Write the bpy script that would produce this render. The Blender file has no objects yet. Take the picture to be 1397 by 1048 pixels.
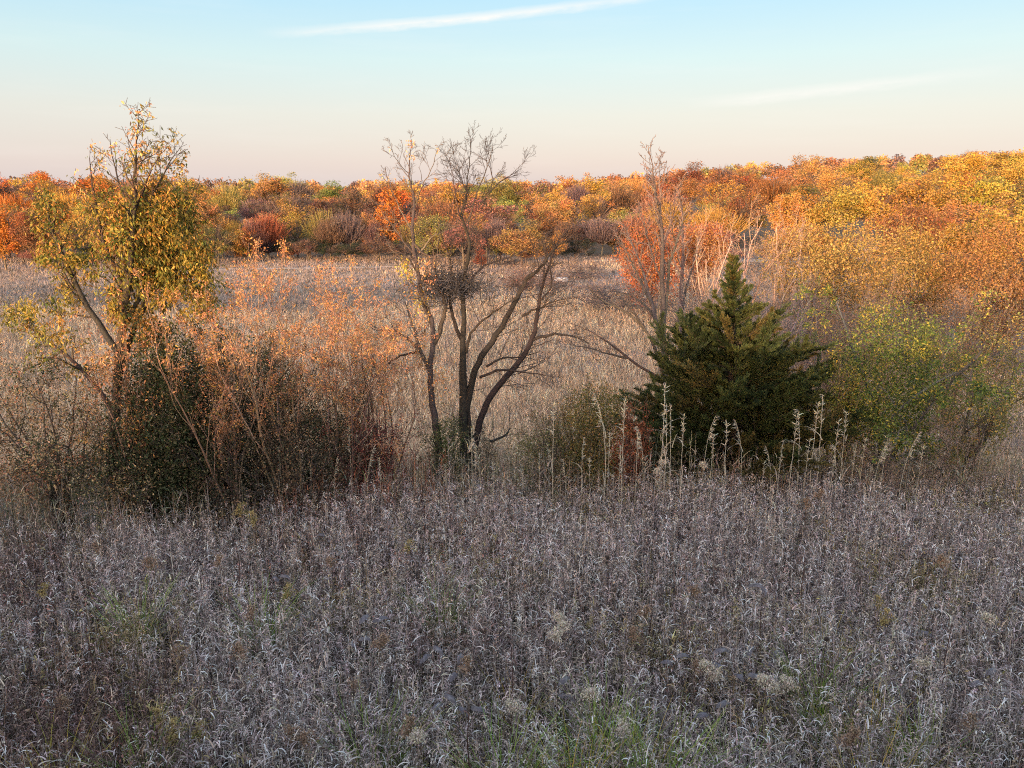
import bpy, math, random
import numpy as np
from mathutils import Vector

# ------------------------------------------------------------------ scene, camera, sky, sun
SC = bpy.context.scene
COL = SC.collection
EYE = 12.0
PITCH = math.radians(14.0)
F = 1050.0                                   # focal length in pixels of the 1397 wide photograph

cam_d = bpy.data.cameras.new('camera'); cam = bpy.data.objects.new('camera', cam_d); COL.objects.link(cam)
cam.location = (0, 0, EYE); cam.rotation_euler = (math.pi / 2 - PITCH, 0, 0)
cam_d.sensor_width = 36; cam_d.lens = 36 * F / 1397.0
cam_d.clip_start = 0.1; cam_d.clip_end = 6000
SC.camera = cam

SUN_EL = math.radians(5.2)
SUN_AZ = math.radians(206.0)                 # compass bearing the sun stands at (0 = +Y, the way the camera looks)
SUN_DIR = Vector((math.sin(SUN_AZ) * math.cos(SUN_EL), math.cos(SUN_AZ) * math.cos(SUN_EL), math.sin(SUN_EL)))
sun_d = bpy.data.lights.new('sun', 'SUN'); sun = bpy.data.objects.new('sun', sun_d); COL.objects.link(sun)
sun_d.energy = 2.3; sun_d.angle = math.radians(0.6); sun_d.color = (1.0, 0.66, 0.40)
sun.rotation_euler = (-SUN_DIR).to_track_quat('-Z', 'Y').to_euler()
sun.location = (0, 0, 60)

SC.view_settings.view_transform = 'Standard'
SC.view_settings.look = 'None'
SC.view_settings.exposure = 1.9
SC.view_settings.gamma = 1.0
SC.cycles.filter_width = 1.1
SC.cycles.use_denoising = False

def lin(r, g, b):
    f = lambda c: ((c / 255.0) / 12.92) if c <= 10 else (((c / 255.0) + 0.055) / 1.055) ** 2.4
    return (f(r), f(g), f(b))

class NT:
    def __init__(s, tree): s.t = tree; s.n = tree.nodes; s.l = tree.links
    def add(s, kind, **kw):
        n = s.n.new(kind)
        for k, v in kw.items(): setattr(n, k, v)
        return n
    def link(s, a, b): s.l.new(a, b)
    def val(s, sock, v):
        if hasattr(v, 'is_output'): s.l.new(v, sock)
        else: sock.default_value = v
    def math(s, op, a, b=0.0, c=0.0, clamp=False):
        n = s.n.new('ShaderNodeMath'); n.operation = op; n.use_clamp = clamp
        for i, v in enumerate((a, b, c)): s.val(n.inputs[i], v)
        return n.outputs[0]
    def mix(s, f, a, b, mode='MIX'):
        n = s.n.new('ShaderNodeMix'); n.data_type = 'RGBA'; n.blend_type = mode; n.clamp_factor = True
        s.val(n.inputs[0], f)
        for i, v in ((6, a), (7, b)):
            if hasattr(v, 'is_output'): s.l.new(v, n.inputs[i])
            else: n.inputs[i].default_value = (v[0], v[1], v[2], 1)
        return n.outputs[2]
    def ramp(s, f, stops):
        n = s.n.new('ShaderNodeValToRGB'); e = n.color_ramp.elements
        while len(e) < len(stops): e.new(0.5)
        for i, (p, c) in enumerate(stops):
            e[i].position = p; e[i].color = (c[0], c[1], c[2], 1)
        s.val(n.inputs[0], f); return n.outputs[0]
    def noise(s, vec, scale, detail=3.0, rough=0.55, out=0):
        n = s.n.new('ShaderNodeTexNoise'); n.inputs['Scale'].default_value = scale
        n.inputs['Detail'].default_value = detail; n.inputs['Roughness'].default_value = rough
        if vec is not None: s.l.new(vec, n.inputs['Vector'])
        return n.outputs[out]

world = bpy.data.worlds.new('World'); SC.world = world; world.use_nodes = True
w = NT(world.node_tree); w.n.clear()
sky = w.add('ShaderNodeTexSky', sky_type='NISHITA', sun_disc=False)
sky.sun_elevation = SUN_EL; sky.sun_rotation = SUN_AZ
sky.altitude = 200; sky.air_density = 1.0; sky.dust_density = 1.2; sky.ozone_density = 1.0
tc = w.add('ShaderNodeTexCoord')
sep = w.add('ShaderNodeSeparateXYZ'); w.link(tc.outputs['Generated'], sep.inputs[0])
el = w.math('MULTIPLY', w.math('ARCSINE', sep.outputs[2]), 180 / math.pi)
az = w.math('MULTIPLY', w.math('ARCTAN2', sep.outputs[0], sep.outputs[1]), 180 / math.pi)
# colour of the air by height above the horizon, opposite the low sun
band = w.ramp(w.math('DIVIDE', el, 40.0), [
    (0.0, (0.565, 0.520, 0.545)), (0.05, (0.595, 0.545, 0.555)), (0.13, (0.605, 0.620, 0.605)),
    (0.22, (0.520, 0.680, 0.705)), (0.34, (0.345, 0.615, 0.800)), (0.6, (0.22, 0.38, 0.68)), (1.0, (0.13, 0.24, 0.52))])
front = w.math('MULTIPLY', w.math('ADD', sep.outputs[1], 0.2), 1.2, clamp=True)
SKYK = 0.15
low = w.math('SUBTRACT', 1.0, w.math('DIVIDE', w.math('SUBTRACT', el, 15.0), 20.0, clamp=True))
sky_out = w.mix(w.math('MULTIPLY', w.math('MULTIPLY', front, low), 0.96), w.mix(1.0, sky.outputs[0], (2.8, 2.25, 2.02), 'MULTIPLY'), w.mix(1.0, band, (2.05, 2.05, 2.05), 'MULTIPLY'))
def streak(a1, e1, a2, e2, half, power, seed):
    t = w.math('DIVIDE', w.math('SUBTRACT', az, a1), a2 - a1)
    line = w.math('ADD', e1, w.math('MULTIPLY', t, e2 - e1))
    comb = w.add('ShaderNodeCombineXYZ')
    w.link(w.math('MULTIPLY', az, 0.25), comb.inputs[0]); w.link(w.math('MULTIPLY', w.math('SUBTRACT', el, line), 1.1), comb.inputs[1])
    comb.inputs[2].default_value = seed
    nz = w.noise(comb.outputs[0], 1.6, 5, 0.62)
    wob = w.math('MULTIPLY', w.math('SUBTRACT', nz, 0.5), half * 1.1)
    d = w.math('ABSOLUTE', w.math('ADD', w.math('SUBTRACT', el, line), wob))
    core = w.math('SUBTRACT', 1.0, w.math('DIVIDE', d, half), clamp=True)
    core = w.math('SMOOTH_MIN', core, 1.0, 0.2)
    ends = w.math('MULTIPLY', w.math('MULTIPLY', t, 3.0, clamp=True), w.math('MULTIPLY', w.math('SUBTRACT', 1.25, t), 2.0, clamp=True))
    return w.math('MULTIPLY', w.math('MULTIPLY', core, ends), w.math('MULTIPLY', w.math('ADD', nz, 0.2), power))
def ae(px, py):
    x = (px - 698.5) / F; y = (524 - py) / F
    v = Vector((x, math.cos(PITCH) + math.sin(PITCH) * y, -math.sin(PITCH) + math.cos(PITCH) * y)).normalized()
    return math.degrees(math.atan2(v.x, v.y)), math.degrees(math.asin(v.z))
a1, e1 = ae(345, 46); a2, e2 = ae(880, -4)
s1 = streak(a1, e1, a2, e2, 0.42, 1.05, 1.0)
a1, e1 = ae(930, 143); a2, e2 = ae(1290, 104)
s2 = streak(a1, e1, a2, e2, 0.5, 0.6, 5.0)
comb = w.add('ShaderNodeCombineXYZ'); w.link(w.math('MULTIPLY', az, 0.05), comb.inputs[0]); w.link(w.math('MULTIPLY', el, 0.5), comb.inputs[1])
thin = w.math('MULTIPLY', w.math('SUBTRACT', w.noise(comb.outputs[0], 1.4, 5, 0.6), 0.5), 0.35, clamp=True)
cl = w.math('ADD', w.math('ADD', s1, s2), thin, clamp=True)
sky_out = w.mix(cl, sky_out, (1.95, 1.85, 1.74))
bg = w.add('ShaderNodeBackground'); bg.inputs['Strength'].default_value = SKYK
w.link(sky_out, bg.inputs['Color'])
wo = w.add('ShaderNodeOutputWorld'); w.link(bg.outputs[0], wo.inputs['Surface'])

# ------------------------------------------------------------------ helpers
rng = np.random.default_rng(11)
rnd = random.Random(7)

def P(px, py, Y):
    """point on the sight line through a photograph pixel, Y metres ahead"""
    x = (px - 698.5) / F; y = (524 - py) / F
    v = np.array((x, math.cos(PITCH) + math.sin(PITCH) * y, -math.sin(PITCH) + math.cos(PITCH) * y))
    return v * (Y / v[1]) + np.array((0, 0, EYE))
def proj(p):
    x, y, z = p[0], p[1], p[2] - EYE
    f = y * math.cos(PITCH) - z * math.sin(PITCH); u = y * math.sin(PITCH) + z * math.cos(PITCH)
    return 698.5 + F * x / f, 524 - F * u / f

def sm(t, a, b):
    t = np.clip((t - a) / (b - a), 0, 1); return t * t * (3 - 2 * t)
PY = np.array([-400, -60, -3, 0.9, 3, 5, 7, 14, 16, 22, 32, 45, 60, 9000.0])
PZ = np.array([10.0, 10.5, 10.48, 10.4, 8.4, 6.35, 6.0, 5.75, 5.35, 3.6, 1.3, 0.25, 0.0, 0.0])
def gh(x, y):
    x = np.asarray(x, float); y = np.asarray(y, float)
    z = np.interp(y, PY, PZ)
    u = x / np.maximum(np.abs(y), 20)
    start = 140 - 55 * sm(u, 0.15, 0.40)
    rise = np.interp(u, [-0.6, -0.05, 0.06, 0.2, 0.5, 0.9], [4.5, 3.2, 4.2, 8.0, 13.0, 16])
    t = np.clip((y - start) / 250.0, 0, 2.2)
    z = z + rise * t * sm(y, start, start + 60)
    shade_knoll = np.interp(x, [-40, -25, -20, -14, -4, 3, 12], [0, 0.2, 3.2, 4.4, 4.2, 2.6, 0]) * np.exp(-((y + 27) / 8.0) ** 2)  # unseen knoll added behind the camera to shade the cedar and middle trees
    z = z + shade_knoll * (1 + 0.16 * np.sin(x * 1.7) + 0.1 * np.sin(x * 3.9 + 1))
    z = z + 0.25 * np.sin(x * 0.06 + 1.3) * np.sin(y * 0.045) * sm(y, 30, 60)
    return z + 0.06 * np.sin(x * 0.9 + 0.4) * np.sin(y * 0.8) * sm(y, 2, 6)
def edge(x):                                   # far edge of the near meadow
    return np.interp(x, [-12, -6.5, -4, -1, 2, 12], [11.9, 12.4, 13.3, 14.3, 14.6, 14.7])

class MB:
    """collects quads with a colour per vertex; build() links them as one mesh object"""
    def __init__(s): s.v = []; s.f = []; s.c = []; s.n = 0
    def add(s, v, f, c):
        v = np.asarray(v, np.float32).reshape(-1, 3); f = np.asarray(f, np.int64).reshape(-1, 4)
        c = np.asarray(c, np.float32)
        if c.ndim == 1: c = np.tile(c, (len(v), 1))
        if c.shape[1] == 3: c = np.concatenate([c, np.ones((len(c), 1), np.float32)], 1)
        s.v.append(v); s.f.append(f + s.n); s.c.append(c); s.n += len(v)
    def mesh(s, name, smooth=False, origin=(0, 0, 0)):
        v = np.concatenate(s.v) - np.asarray(origin, np.float32); f = np.concatenate(s.f); c = np.concatenate(s.c)
        m = bpy.data.meshes.new(name)
        m.vertices.add(len(v)); m.vertices.foreach_set('co', v.astype(np.float32).ravel())
        m.loops.add(f.size); m.loops.foreach_set('vertex_index', f.astype(np.int32).ravel())
        m.polygons.add(len(f)); m.polygons.foreach_set('loop_start', np.arange(0, f.size, 4, dtype=np.int32))
        if smooth: m.polygons.foreach_set('use_smooth', np.ones(len(f), bool))
        m.update(calc_edges=True)
        a = m.color_attributes.new('Col', 'FLOAT_COLOR', 'POINT'); a.data.foreach_set('color', c.astype(np.float32).ravel())
        return m
    def build(s, name, mat, parent=None, smooth=False, origin=None):
        o0 = origin if origin is not None else (0, 0, 0)
        m = s.mesh(name, smooth, o0); m.materials.append(mat)
        o = bpy.data.objects.new(name, m); COL.objects.link(o)
        if parent is not None: o.parent = parent
        elif origin is not None: o.location = origin
        return o

def unit(v): return v / np.maximum(np.linalg.norm(v, axis=-1, keepdims=True), 1e-9)
def rdir(n): return unit(rng.normal(size=(n, 3)))
def vary(c, n, amt=0.18, hue=0.06):
    c = np.asarray(c, float)
    if c.ndim == 1: c = np.tile(c, (n, 1))
    return np.clip(c * (1 + rng.normal(0, amt, (n, 1))) * (1 + rng.normal(0, hue, (n, 3))), 0.002, 0.95)
def pick(cols, n):
    cols = np.asarray(cols, float); return cols[rng.integers(0, len(cols), n)]

def leaves(mb, c, d, L, W, col, fold=0.25):
    """pointed leaves: base, two sides, tip"""
    n = len(c); L = np.broadcast_to(np.asarray(L, float), (n,))[:, None]; W = np.broadcast_to(np.asarray(W, float), (n,))[:, None]
    d = unit(d); s = unit(np.cross(d, rdir(n))); u = np.cross(s, d)
    mid = c + d * L * 0.45
    v = np.stack([c, mid + s * W / 2 + u * W * fold, c + d * L, mid - s * W / 2 + u * W * fold], 1)
    f = np.arange(n * 4).reshape(n, 4)
    col = np.asarray(col); col = np.tile(col, (n, 1)) if col.ndim == 1 else col
    mb.add(v, f, np.repeat(col, 4, 0))

def blades(mb, p, az, th0, curl, L, W, col, segs=3, tipcol=None, wend=0.15):
    """grass blades: strips bending over by `curl` radians along their length"""
    n = len(p); bc = lambda a: np.broadcast_to(np.asarray(a, float), (n,))
    az, th0, curl, L, W = map(bc, (az, th0, curl, L, W))
    pos = np.array(p, float); h = np.stack([np.cos(az), np.sin(az)], 1)
    tw = az + math.pi / 2 + rng.normal(0, 0.6, n); side = np.stack([np.cos(tw), np.sin(tw), rng.normal(0, 0.2, n)], 1)
    rows = []
    for k in range(segs + 1):
        t = k / segs; wk = W * (1 - (1 - wend) * t ** 1.4) / 2
        rows.append(pos - side * wk[:, None]); rows.append(pos + side * wk[:, None])
        th = th0 + curl * (t + 0.5 / segs)
        step = np.concatenate([h * np.sin(th)[:, None], np.cos(th)[:, None]], 1)
        pos = pos + step * (L / segs)[:, None]
    v = np.stack(rows, 1); m = 2 * (segs + 1)
    base = (np.arange(n) * m)[:, None]
    q = np.concatenate([base + np.array([2 * k, 2 * k + 1, 2 * k + 3, 2 * k + 2]) for k in range(segs)], 1).reshape(-1, 4)
    col = np.asarray(col, float); col = np.tile(col, (n, 1)) if col.ndim == 1 else col
    if tipcol is None: cc = np.repeat(col, m, 0)
    else:
        tt = np.repeat(np.arange(segs + 1) / segs, 2)[None, :, None]
        cc = (col[:, None, :] * (1 - tt) + np.asarray(tipcol)[:, None, :] * tt).reshape(-1, 3)
    mb.add(v, q, cc)
    return pos

def tube(mb, pts, rad, col, n=None):
    pts = np.asarray(pts, float); rad = np.asarray(rad, float); k = len(pts)
    if n is None: n = 3 if rad[0] < 0.012 else (5 if rad[0] < 0.04 else 8)
    t = np.gradient(pts, axis=0); t = unit(t)
    ref = np.array((0.3, 0.9, 0.1)) if abs(t[0][2]) > 0.7 else np.array((0.1, 0.2, 0.95))
    a = unit(np.cross(t, ref)); b = np.cross(t, a)
    ang = np.arange(n) * 2 * math.pi / n
    v = pts[:, None, :] + rad[:, None, None] * (a[:, None, :] * np.cos(ang)[None, :, None] + b[:, None, :] * np.sin(ang)[None, :, None])
    i = np.arange(k - 1)[:, None] * n; j = np.arange(n)[None, :]; j2 = (j + 1) % n
    q = np.stack([i + j, i + j2, i + n + j2, i + n + j], 2).reshape(-1, 4)
    mb.add(v.reshape(-1, 3), q, col)

def rot_about(v, k, a):
    k = k / (np.linalg.norm(k) + 1e-9)
    return v * math.cos(a) + np.cross(k, v) * math.sin(a) + k * np.dot(k, v) * (1 - math.cos(a))
def perp(d):
    r = np.array([rnd.gauss(0, 1) for _ in range(3)]); r = r - d * np.dot(r, d); return r / (np.linalg.norm(r) + 1e-9)

def grow(out, tips, p, d, L, r, lvl, S):
    """a branch with wobble, then its side branches; out collects polylines, tips the twig points that can bear leaves"""
    n = max(3, min(9, int(L / S['seg']) + 1))
    pts = [np.array(p, float)]; d = d / np.linalg.norm(d)
    for i in range(n):
        d = d + np.array([rnd.gauss(0, S['wob']) for _ in range(3)]) + np.array((0, 0, S['up']))
        d = d / np.linalg.norm(d); pts.append(pts[-1] + d * (L / n))
    rad = np.linspace(r, max(r * 0.35, S['rmin']), n + 1)
    out.append((np.array(pts), rad, lvl))
    side(out, tips, np.array(pts), rad, L, lvl, S)
def side(out, tips, pts, rad, L, lvl, S, first=None, kids=None, klen=None):
    if first is None: first = S.get('first', 0.2)
    if lvl >= S['lev']:
        for q in pts[1:]: tips.append((q, unit(pts[-1] - pts[0])))
        return
    k = kids if kids is not None else S['kids'][min(lvl, len(S['kids']) - 1)]
    k = int(k) + (1 if rnd.random() < k - int(k) else 0)
    m = len(pts) - 1
    for j in range(k):
        t = first + (1 - first) * (j + rnd.random()) / k; t = min(t, 0.999) * m; i = int(t); f = t - i
        q = pts[i] * (1 - f) + pts[i + 1] * f; rr = rad[i] * (1 - f) + rad[i + 1] * f
        dd = unit(pts[i + 1] - pts[i]); dd = rot_about(dd, perp(dd), math.radians(rnd.uniform(*S['ang'])))
        l2 = (klen if klen is not None else L) * S['rat'] * rnd.uniform(0.55, 1.15) * (1.1 - 0.4 * t / m)
        if klen is not None: l2 *= min(1.15, 0.62 + rr * 12 / S.get('tk', 1.0))
        grow(out, tips, q, dd, l2, max(min(rr * 0.62, S.get('rmax', 9)), S['rmin']), lvl + 1, S)

# ------------------------------------------------------------------ materials
def surf_mat(name, transl=0.0, rough=0.75, noise_scale=0.0, noise_amt=0.0, bump=0.0):
    m = bpy.data.materials.new(name); m.use_nodes = True; t = NT(m.node_tree); t.n.clear()
    at = t.add('ShaderNodeAttribute', attribute_name='Col'); oi = t.add('ShaderNodeObjectInfo')
    c = t.mix(at.outputs['Alpha'], at.outputs['Color'], t.mix(1.0, at.outputs['Color'], oi.outputs['Color'], 'MULTIPLY'))
    geo = t.add('ShaderNodeTexCoord')
    if noise_scale:
        nz = t.noise(geo.outputs['Object'], noise_scale, 4)
        c = t.mix(1.0, c, t.ramp(nz, [(0.25, (1 - noise_amt,) * 3), (0.75, (1 + noise_amt,) * 3)]), 'MULTIPLY')
    pb = t.add('ShaderNodeBsdfPrincipled'); pb.inputs['Roughness'].default_value = rough
    pb.inputs['Specular IOR Level'].default_value = 0.25
    t.link(c, pb.inputs['Base Color'])
    if bump:
        b = t.add('ShaderNodeBump'); b.inputs['Strength'].default_value = bump; b.inputs['Distance'].default_value = 0.02
        t.link(t.noise(geo.outputs['Object'], noise_scale * 4, 5), b.inputs['Height']); t.link(b.outputs[0], pb.inputs['Normal'])
    out = t.add('ShaderNodeOutputMaterial')
    if transl:
        tr = t.add('ShaderNodeBsdfTranslucent'); t.link(c, tr.inputs['Color'])
        mx = t.add('ShaderNodeMixShader'); mx.inputs[0].default_value = transl
        t.link(pb.outputs[0], mx.inputs[1]); t.link(tr.outputs[0], mx.inputs[2]); t.link(mx.outputs[0], out.inputs['Surface'])
    else: t.link(pb.outputs[0], out.inputs['Surface'])
    return m
M_LEAF = surf_mat('leaf', 0.3, 0.6)
M_GRASS = surf_mat('dry_grass', 0.2, 0.7)
M_BARK = surf_mat('bark', 0, 0.9, 9.0, 0.35, 0.6)
M_TWIG = surf_mat('twig', 0, 0.85)
M_STONE = surf_mat('stone', 0, 0.85, 3.0, 0.2, 0.4)

def ground_mat():
    m = bpy.data.materials.new('ground'); m.use_nodes = True; t = NT(m.node_tree); t.n.clear()
    g = t.add('ShaderNodeNewGeometry'); pos = g.outputs['Position']
    s = t.add('ShaderNodeSeparateXYZ'); t.link(pos, s.inputs[0])
    n1 = t.noise(pos, 0.05, 5); n2 = t.noise(pos, 1.7, 6, 0.7); n3 = t.noise(pos, 14.0, 4, 0.7)
    soil = t.ramp(n3, [(0.3, (0.035, 0.028, 0.022)), (0.7, (0.11, 0.09, 0.07))])
    straw = t.ramp(n2, [(0.3, (0.13, 0.10, 0.07)), (0.55, (0.25, 0.195, 0.135)), (0.75, (0.34, 0.27, 0.20))])
    grey = t.ramp(n2, [(0.3, (0.15, 0.13, 0.13)), (0.7, (0.31, 0.275, 0.27))])
    field = t.mix(t.ramp(n1, [(0.42, (0, 0, 0)), (0.6, (1, 1, 1))]), straw, grey)
    near = t.math('DIVIDE', t.math('SUBTRACT', s.outputs[1], 15.0), 6.0, clamp=True)
    c = t.mix(near, soil, field)
    litter = t.ramp(n2, [(0.3, (0.05, 0.035, 0.022)), (0.7, (0.17, 0.10, 0.05))])
    wood = t.math('DIVIDE', t.math('SUBTRACT', t.math('ADD', s.outputs[1], t.math('MULTIPLY', n1, 20)), 152.0), 10.0, clamp=True)
    c = t.mix(wood, c, litter)
    pb = t.add('ShaderNodeBsdfPrincipled'); pb.inputs['Roughness'].default_value = 0.95; t.link(c, pb.inputs['Base Color'])
    b = t.add('ShaderNodeBump'); b.inputs['Strength'].default_value = 0.5; b.inputs['Distance'].default_value = 0.1
    t.link(n2, b.inputs['Height']); t.link(b.outputs[0], pb.inputs['Normal'])
    o = t.add('ShaderNodeOutputMaterial'); t.link(pb.outputs[0], o.inputs['Surface'])
    return m

# ------------------------------------------------------------------ tagging
ALL = []
def tag(o, label=None, cat=None, group=None, kind=None):
    if label: o['label'] = label
    if cat: o['category'] = cat
    if group: o['group'] = group
    if kind: o['kind'] = kind
    return o
def empty(name, loc, label=None, cat=None, group=None):
    o = bpy.data.objects.new(name, None); COL.objects.link(o); o.location = tuple(float(a) for a in loc)
    o.empty_display_size = 0.3
    return tag(o, label, cat, group)
ORD = ['first', 'second', 'third', 'fourth', 'fifth', 'sixth', 'seventh', 'eighth', 'ninth', 'tenth', 'eleventh', 'twelfth',
       'thirteenth', 'fourteenth', 'fifteenth', 'sixteenth', 'seventeenth', 'eighteenth', 'nineteenth', 'twentieth']
ORD += ['twenty-' + o for o in ORD[:9]] + ['thirtieth'] + ['thirty-' + o for o in ORD[:9]]
def autolabel(items, where):
    """items: (object, look, px).  Those alike in look and zone are told apart by their order from the left."""
    g = {}
    for o, look, px in items: g.setdefault((look, where(o, px)), []).append((px, o))
    for (look, z), l in g.items():
        l.sort(key=lambda a: a[0])
        for i, (px, o) in enumerate(l):
            if len(l) == 1: o['label'] = f'{look} {z}'
            elif i == 0: o['label'] = f'{look} {z}, first from left'
            elif i == len(l) - 1 and len(l) > 2: o['label'] = f'{look} {z}, last from left'
            else: o['label'] = f'{look} {z}, {ORD[i]} from left'

# ------------------------------------------------------------------ ground
def build_ground():
    ys = np.concatenate([np.linspace(-400, -10, 14), np.linspace(-6, 24, 61), np.linspace(26, 120, 48), np.linspace(126, 400, 56), np.linspace(430, 1500, 24), np.array([2200, 4000])])
    xs = np.concatenate([-np.geomspace(3000, 30, 40), np.linspace(-28, 28, 57), np.geomspace(30, 3000, 40)])
    X, Y = np.meshgrid(xs, ys); Z = gh(X, Y)
    far = sm(Y, 900, 1600); Z = Z * (1 - far) + 4 * far
    v = np.stack([X, Y, Z], 2).reshape(-1, 3); nx = len(xs)
    i, j = np.meshgrid(np.arange(len(ys) - 1), np.arange(nx - 1), indexing='ij'); a = (i * nx + j).ravel()
    mb = MB(); mb.add(v, np.stack([a, a + 1, a + 1 + nx, a + nx], 1), (0.2, 0.2, 0.2))
    o = mb.build('ground', ground_mat(), smooth=True); tag(o, kind='structure')
build_ground()

def path_strip(pts, width, col):
    """a mown track draped a few centimetres over the terrain"""
    p = np.array(pts, float); tt = np.linspace(0, len(p) - 1, 60)
    xy = np.stack([np.interp(tt, np.arange(len(p)), p[:, k]) for k in (0, 1)], 1)
    d = unit(np.gradient(xy, axis=0)); nrm = np.stack([-d[:, 1], d[:, 0]], 1)
    w_ = width * (1 + 0.15 * np.sin(tt * 3.1))
    rows = [xy + nrm * (w_ * k)[:, None] for k in (-0.5, -0.17, 0.17, 0.5)]
    v = np.stack(rows, 1); z = gh(v[..., 0], v[..., 1]) + 0.06
    v = np.concatenate([v, z[..., None]], 2)
    i, j = np.meshgrid(np.arange(59), np.arange(3), indexing='ij'); a = (i * 4 + j).ravel()
    mb = MB(); mb.add(v.reshape(-1, 3), np.stack([a, a + 1, a + 5, a + 4], 1), vary(col, 240, 0.06, 0.03))
    tag(mb.build('path', M_STONE, smooth=True), kind='structure')
PATHS = [[(14, 139), (22, 141), (34, 136), (46, 128), (60, 124), (80, 118)], [(-48, 121), (-34, 124), (-22, 127), (-12, 131)]]
path_strip(PATHS[0], 3.2, (0.40, 0.31, 0.23)); path_strip(PATHS[1], 2.2, (0.38, 0.28, 0.22))

# ------------------------------------------------------------------ near meadow (stuff)
def fnoise(x, y, s, seed=0):
    return (np.sin(x * s + seed) * np.cos(y * s * 1.3 + seed * 2.1) + np.sin(x * s * 2.3 + y * s * 1.7 + seed * 3.3) * 0.6 + np.cos(y * s * 3.1 - x * s * 1.1 + seed) * 0.4) / 2
GREY = [(0.47, 0.39, 0.37), (0.38, 0.31, 0.30), (0.58, 0.49, 0.46), (0.17, 0.13, 0.12), (0.44, 0.34, 0.27), (0.28, 0.215, 0.20)]
BROWN = [(0.16, 0.10, 0.085), (0.22, 0.14, 0.10), (0.13, 0.085, 0.08)]
def build_meadow():
    mb = MB(); N = 26000
    y = 4.6 + 10.2 * rng.random(N * 2) ** 0.8; x = (rng.random(N * 2) * 2 - 1) * (0.8 * y + 1.0)
    keep = (y < edge(x) + rng.normal(0, 0.25, N * 2)); x, y = x[keep][:N], y[keep][:N]; N = len(x)
    z = gh(x, y); H = rng.uniform(0.62, 1.02, N) * (1 + 0.16 * fnoise(x, y, 0.8, 1))
    p = np.stack([x, y, z - 0.05], 1); az = rng.uniform(0, 2 * math.pi, N)
    pat = fnoise(x, y, 0.55, 4); base = pick(GREY, N)
    red = (pat + rng.normal(0, 0.3, N) - 0.07 * (x + 1)) > 0.72
    base[red] = pick(BROWN, red.sum())
    och = (fnoise(x, y, 0.9, 9) + rng.normal(0, 0.35, N)) > 0.85; base[och] = pick([(0.27, 0.20, 0.10), (0.22, 0.18, 0.08)], och.sum())
    base = vary(base, N, 0.2, 0.04)
    lean = rng.normal(0, 0.12, N)
    tall = rng.random(N) < 0.12; H[tall] *= rng.uniform(1.1, 1.3, tall.sum())
    stem_tone = np.where(rng.random(N) < 0.4, 0.95, 0.35)[:, None]  # stem colour at random, some pale, the rest dark
    blades(mb, p, az, lean, rng.normal(0, 0.12, N), H, 0.008, base * stem_tone, 2, wend=0.5)
    ext = rng.random(N) < 0.7; pe = p[ext] + rng.normal(0, 0.05, (ext.sum(), 3)) * np.array((1, 1, 0))
    blades(mb, pe, rng.uniform(0, 6.3, len(pe)), rng.normal(0, 0.1, len(pe)), rng.normal(0, 0.15, len(pe)), H[ext] * rng.uniform(0.8, 1.12, len(pe)), 0.0065, base[ext] * rng.uniform(0.4, 1.3, (len(pe), 1)), 2, wend=0.6)
    K = 9
    for k in range(K):
        t = rng.uniform(0.25, 1.0, N) ** 0.7
        q = p + np.stack([np.cos(az) * np.sin(lean) * t * H, np.sin(az) * np.sin(lean) * t * H, t * H], 1)
        L = rng.uniform(0.05, 0.17, N); c = np.minimum(base * np.exp(rng.normal(0.08, 0.55, (N, 1))), 0.75)
        blades(mb, q, rng.uniform(0, 2 * math.pi, N), rng.uniform(0.1, 0.9, N), rng.uniform(0.6, 3.6, N), L, rng.uniform(0.006, 0.015, N), c, 4)
    # ragged seed tufts at the top of about half the stems
    s = rng.random(N) < 0.8; q = (p + np.stack([np.cos(az) * np.sin(lean) * H, np.sin(az) * np.sin(lean) * H, H], 1))[s]
    for k in range(7):
        n = len(q); off = rng.normal(0, 1, (n, 3)) * np.array((0.018, 0.018, 0.035))
        leaves(mb, q + off, rdir(n) + np.array((0, 0, 0.4)), rng.uniform(0.015, 0.035, n), 0.012, vary(base[s] * 1.1, n, 0.25))
    # broad-leaved forbs gone brown, red and ochre, in drifts of their own
    M = 6500; y = 4.6 + 10.0 * rng.random(M); x = (rng.random(M) * 2 - 1) * (0.8 * y + 1.0); kk = (y < edge(x)) & (fnoise(x, y, 0.6, 12) + rng.normal(0, 0.35, M) > 0.25); x, y = x[kk], y[kk]; M = len(x)
    hue = fnoise(x, y, 0.45, 21) + rng.normal(0, 0.25, M) - 0.05 * x; fc = np.where((hue > 0.45)[:, None], np.array([(0.24, 0.11, 0.085)]), np.where((hue > -0.1)[:, None], np.array([(0.26, 0.19, 0.13)]), np.array([(0.20, 0.17, 0.07)])))
    Hf = rng.uniform(0.6, 1.05, M); bp = np.stack([x, y, gh(x, y) - 0.05], 1); blades(mb, bp, rng.uniform(0, 6.3, M), rng.normal(0, 0.1, M), 0.05, Hf, 0.009, fc * 0.5, 2, wend=0.5)
    for k in range(16):
        t = rng.uniform(0.3, 1.0, M); leaves(mb, bp + np.stack([rng.normal(0, 0.02, M), rng.normal(0, 0.02, M), t * Hf], 1), rdir(M) + np.array((0, 0, -0.2)), rng.uniform(0.03, 0.075, M), rng.uniform(0.01, 0.022, M), vary(fc * 1.3, M, 0.35))
    # dark low litter and green undergrowth between the stems
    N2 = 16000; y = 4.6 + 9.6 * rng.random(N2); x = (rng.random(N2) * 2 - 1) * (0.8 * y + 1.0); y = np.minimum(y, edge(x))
    gcol = np.where((fnoise(x, y, 0.7, 2) + 0.3 * (8.6 - y) + rng.normal(0, 0.4, N2) > 0.3)[:, None], np.array([(0.12, 0.17, 0.045)]), np.array([(0.10, 0.075, 0.055)]))
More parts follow.
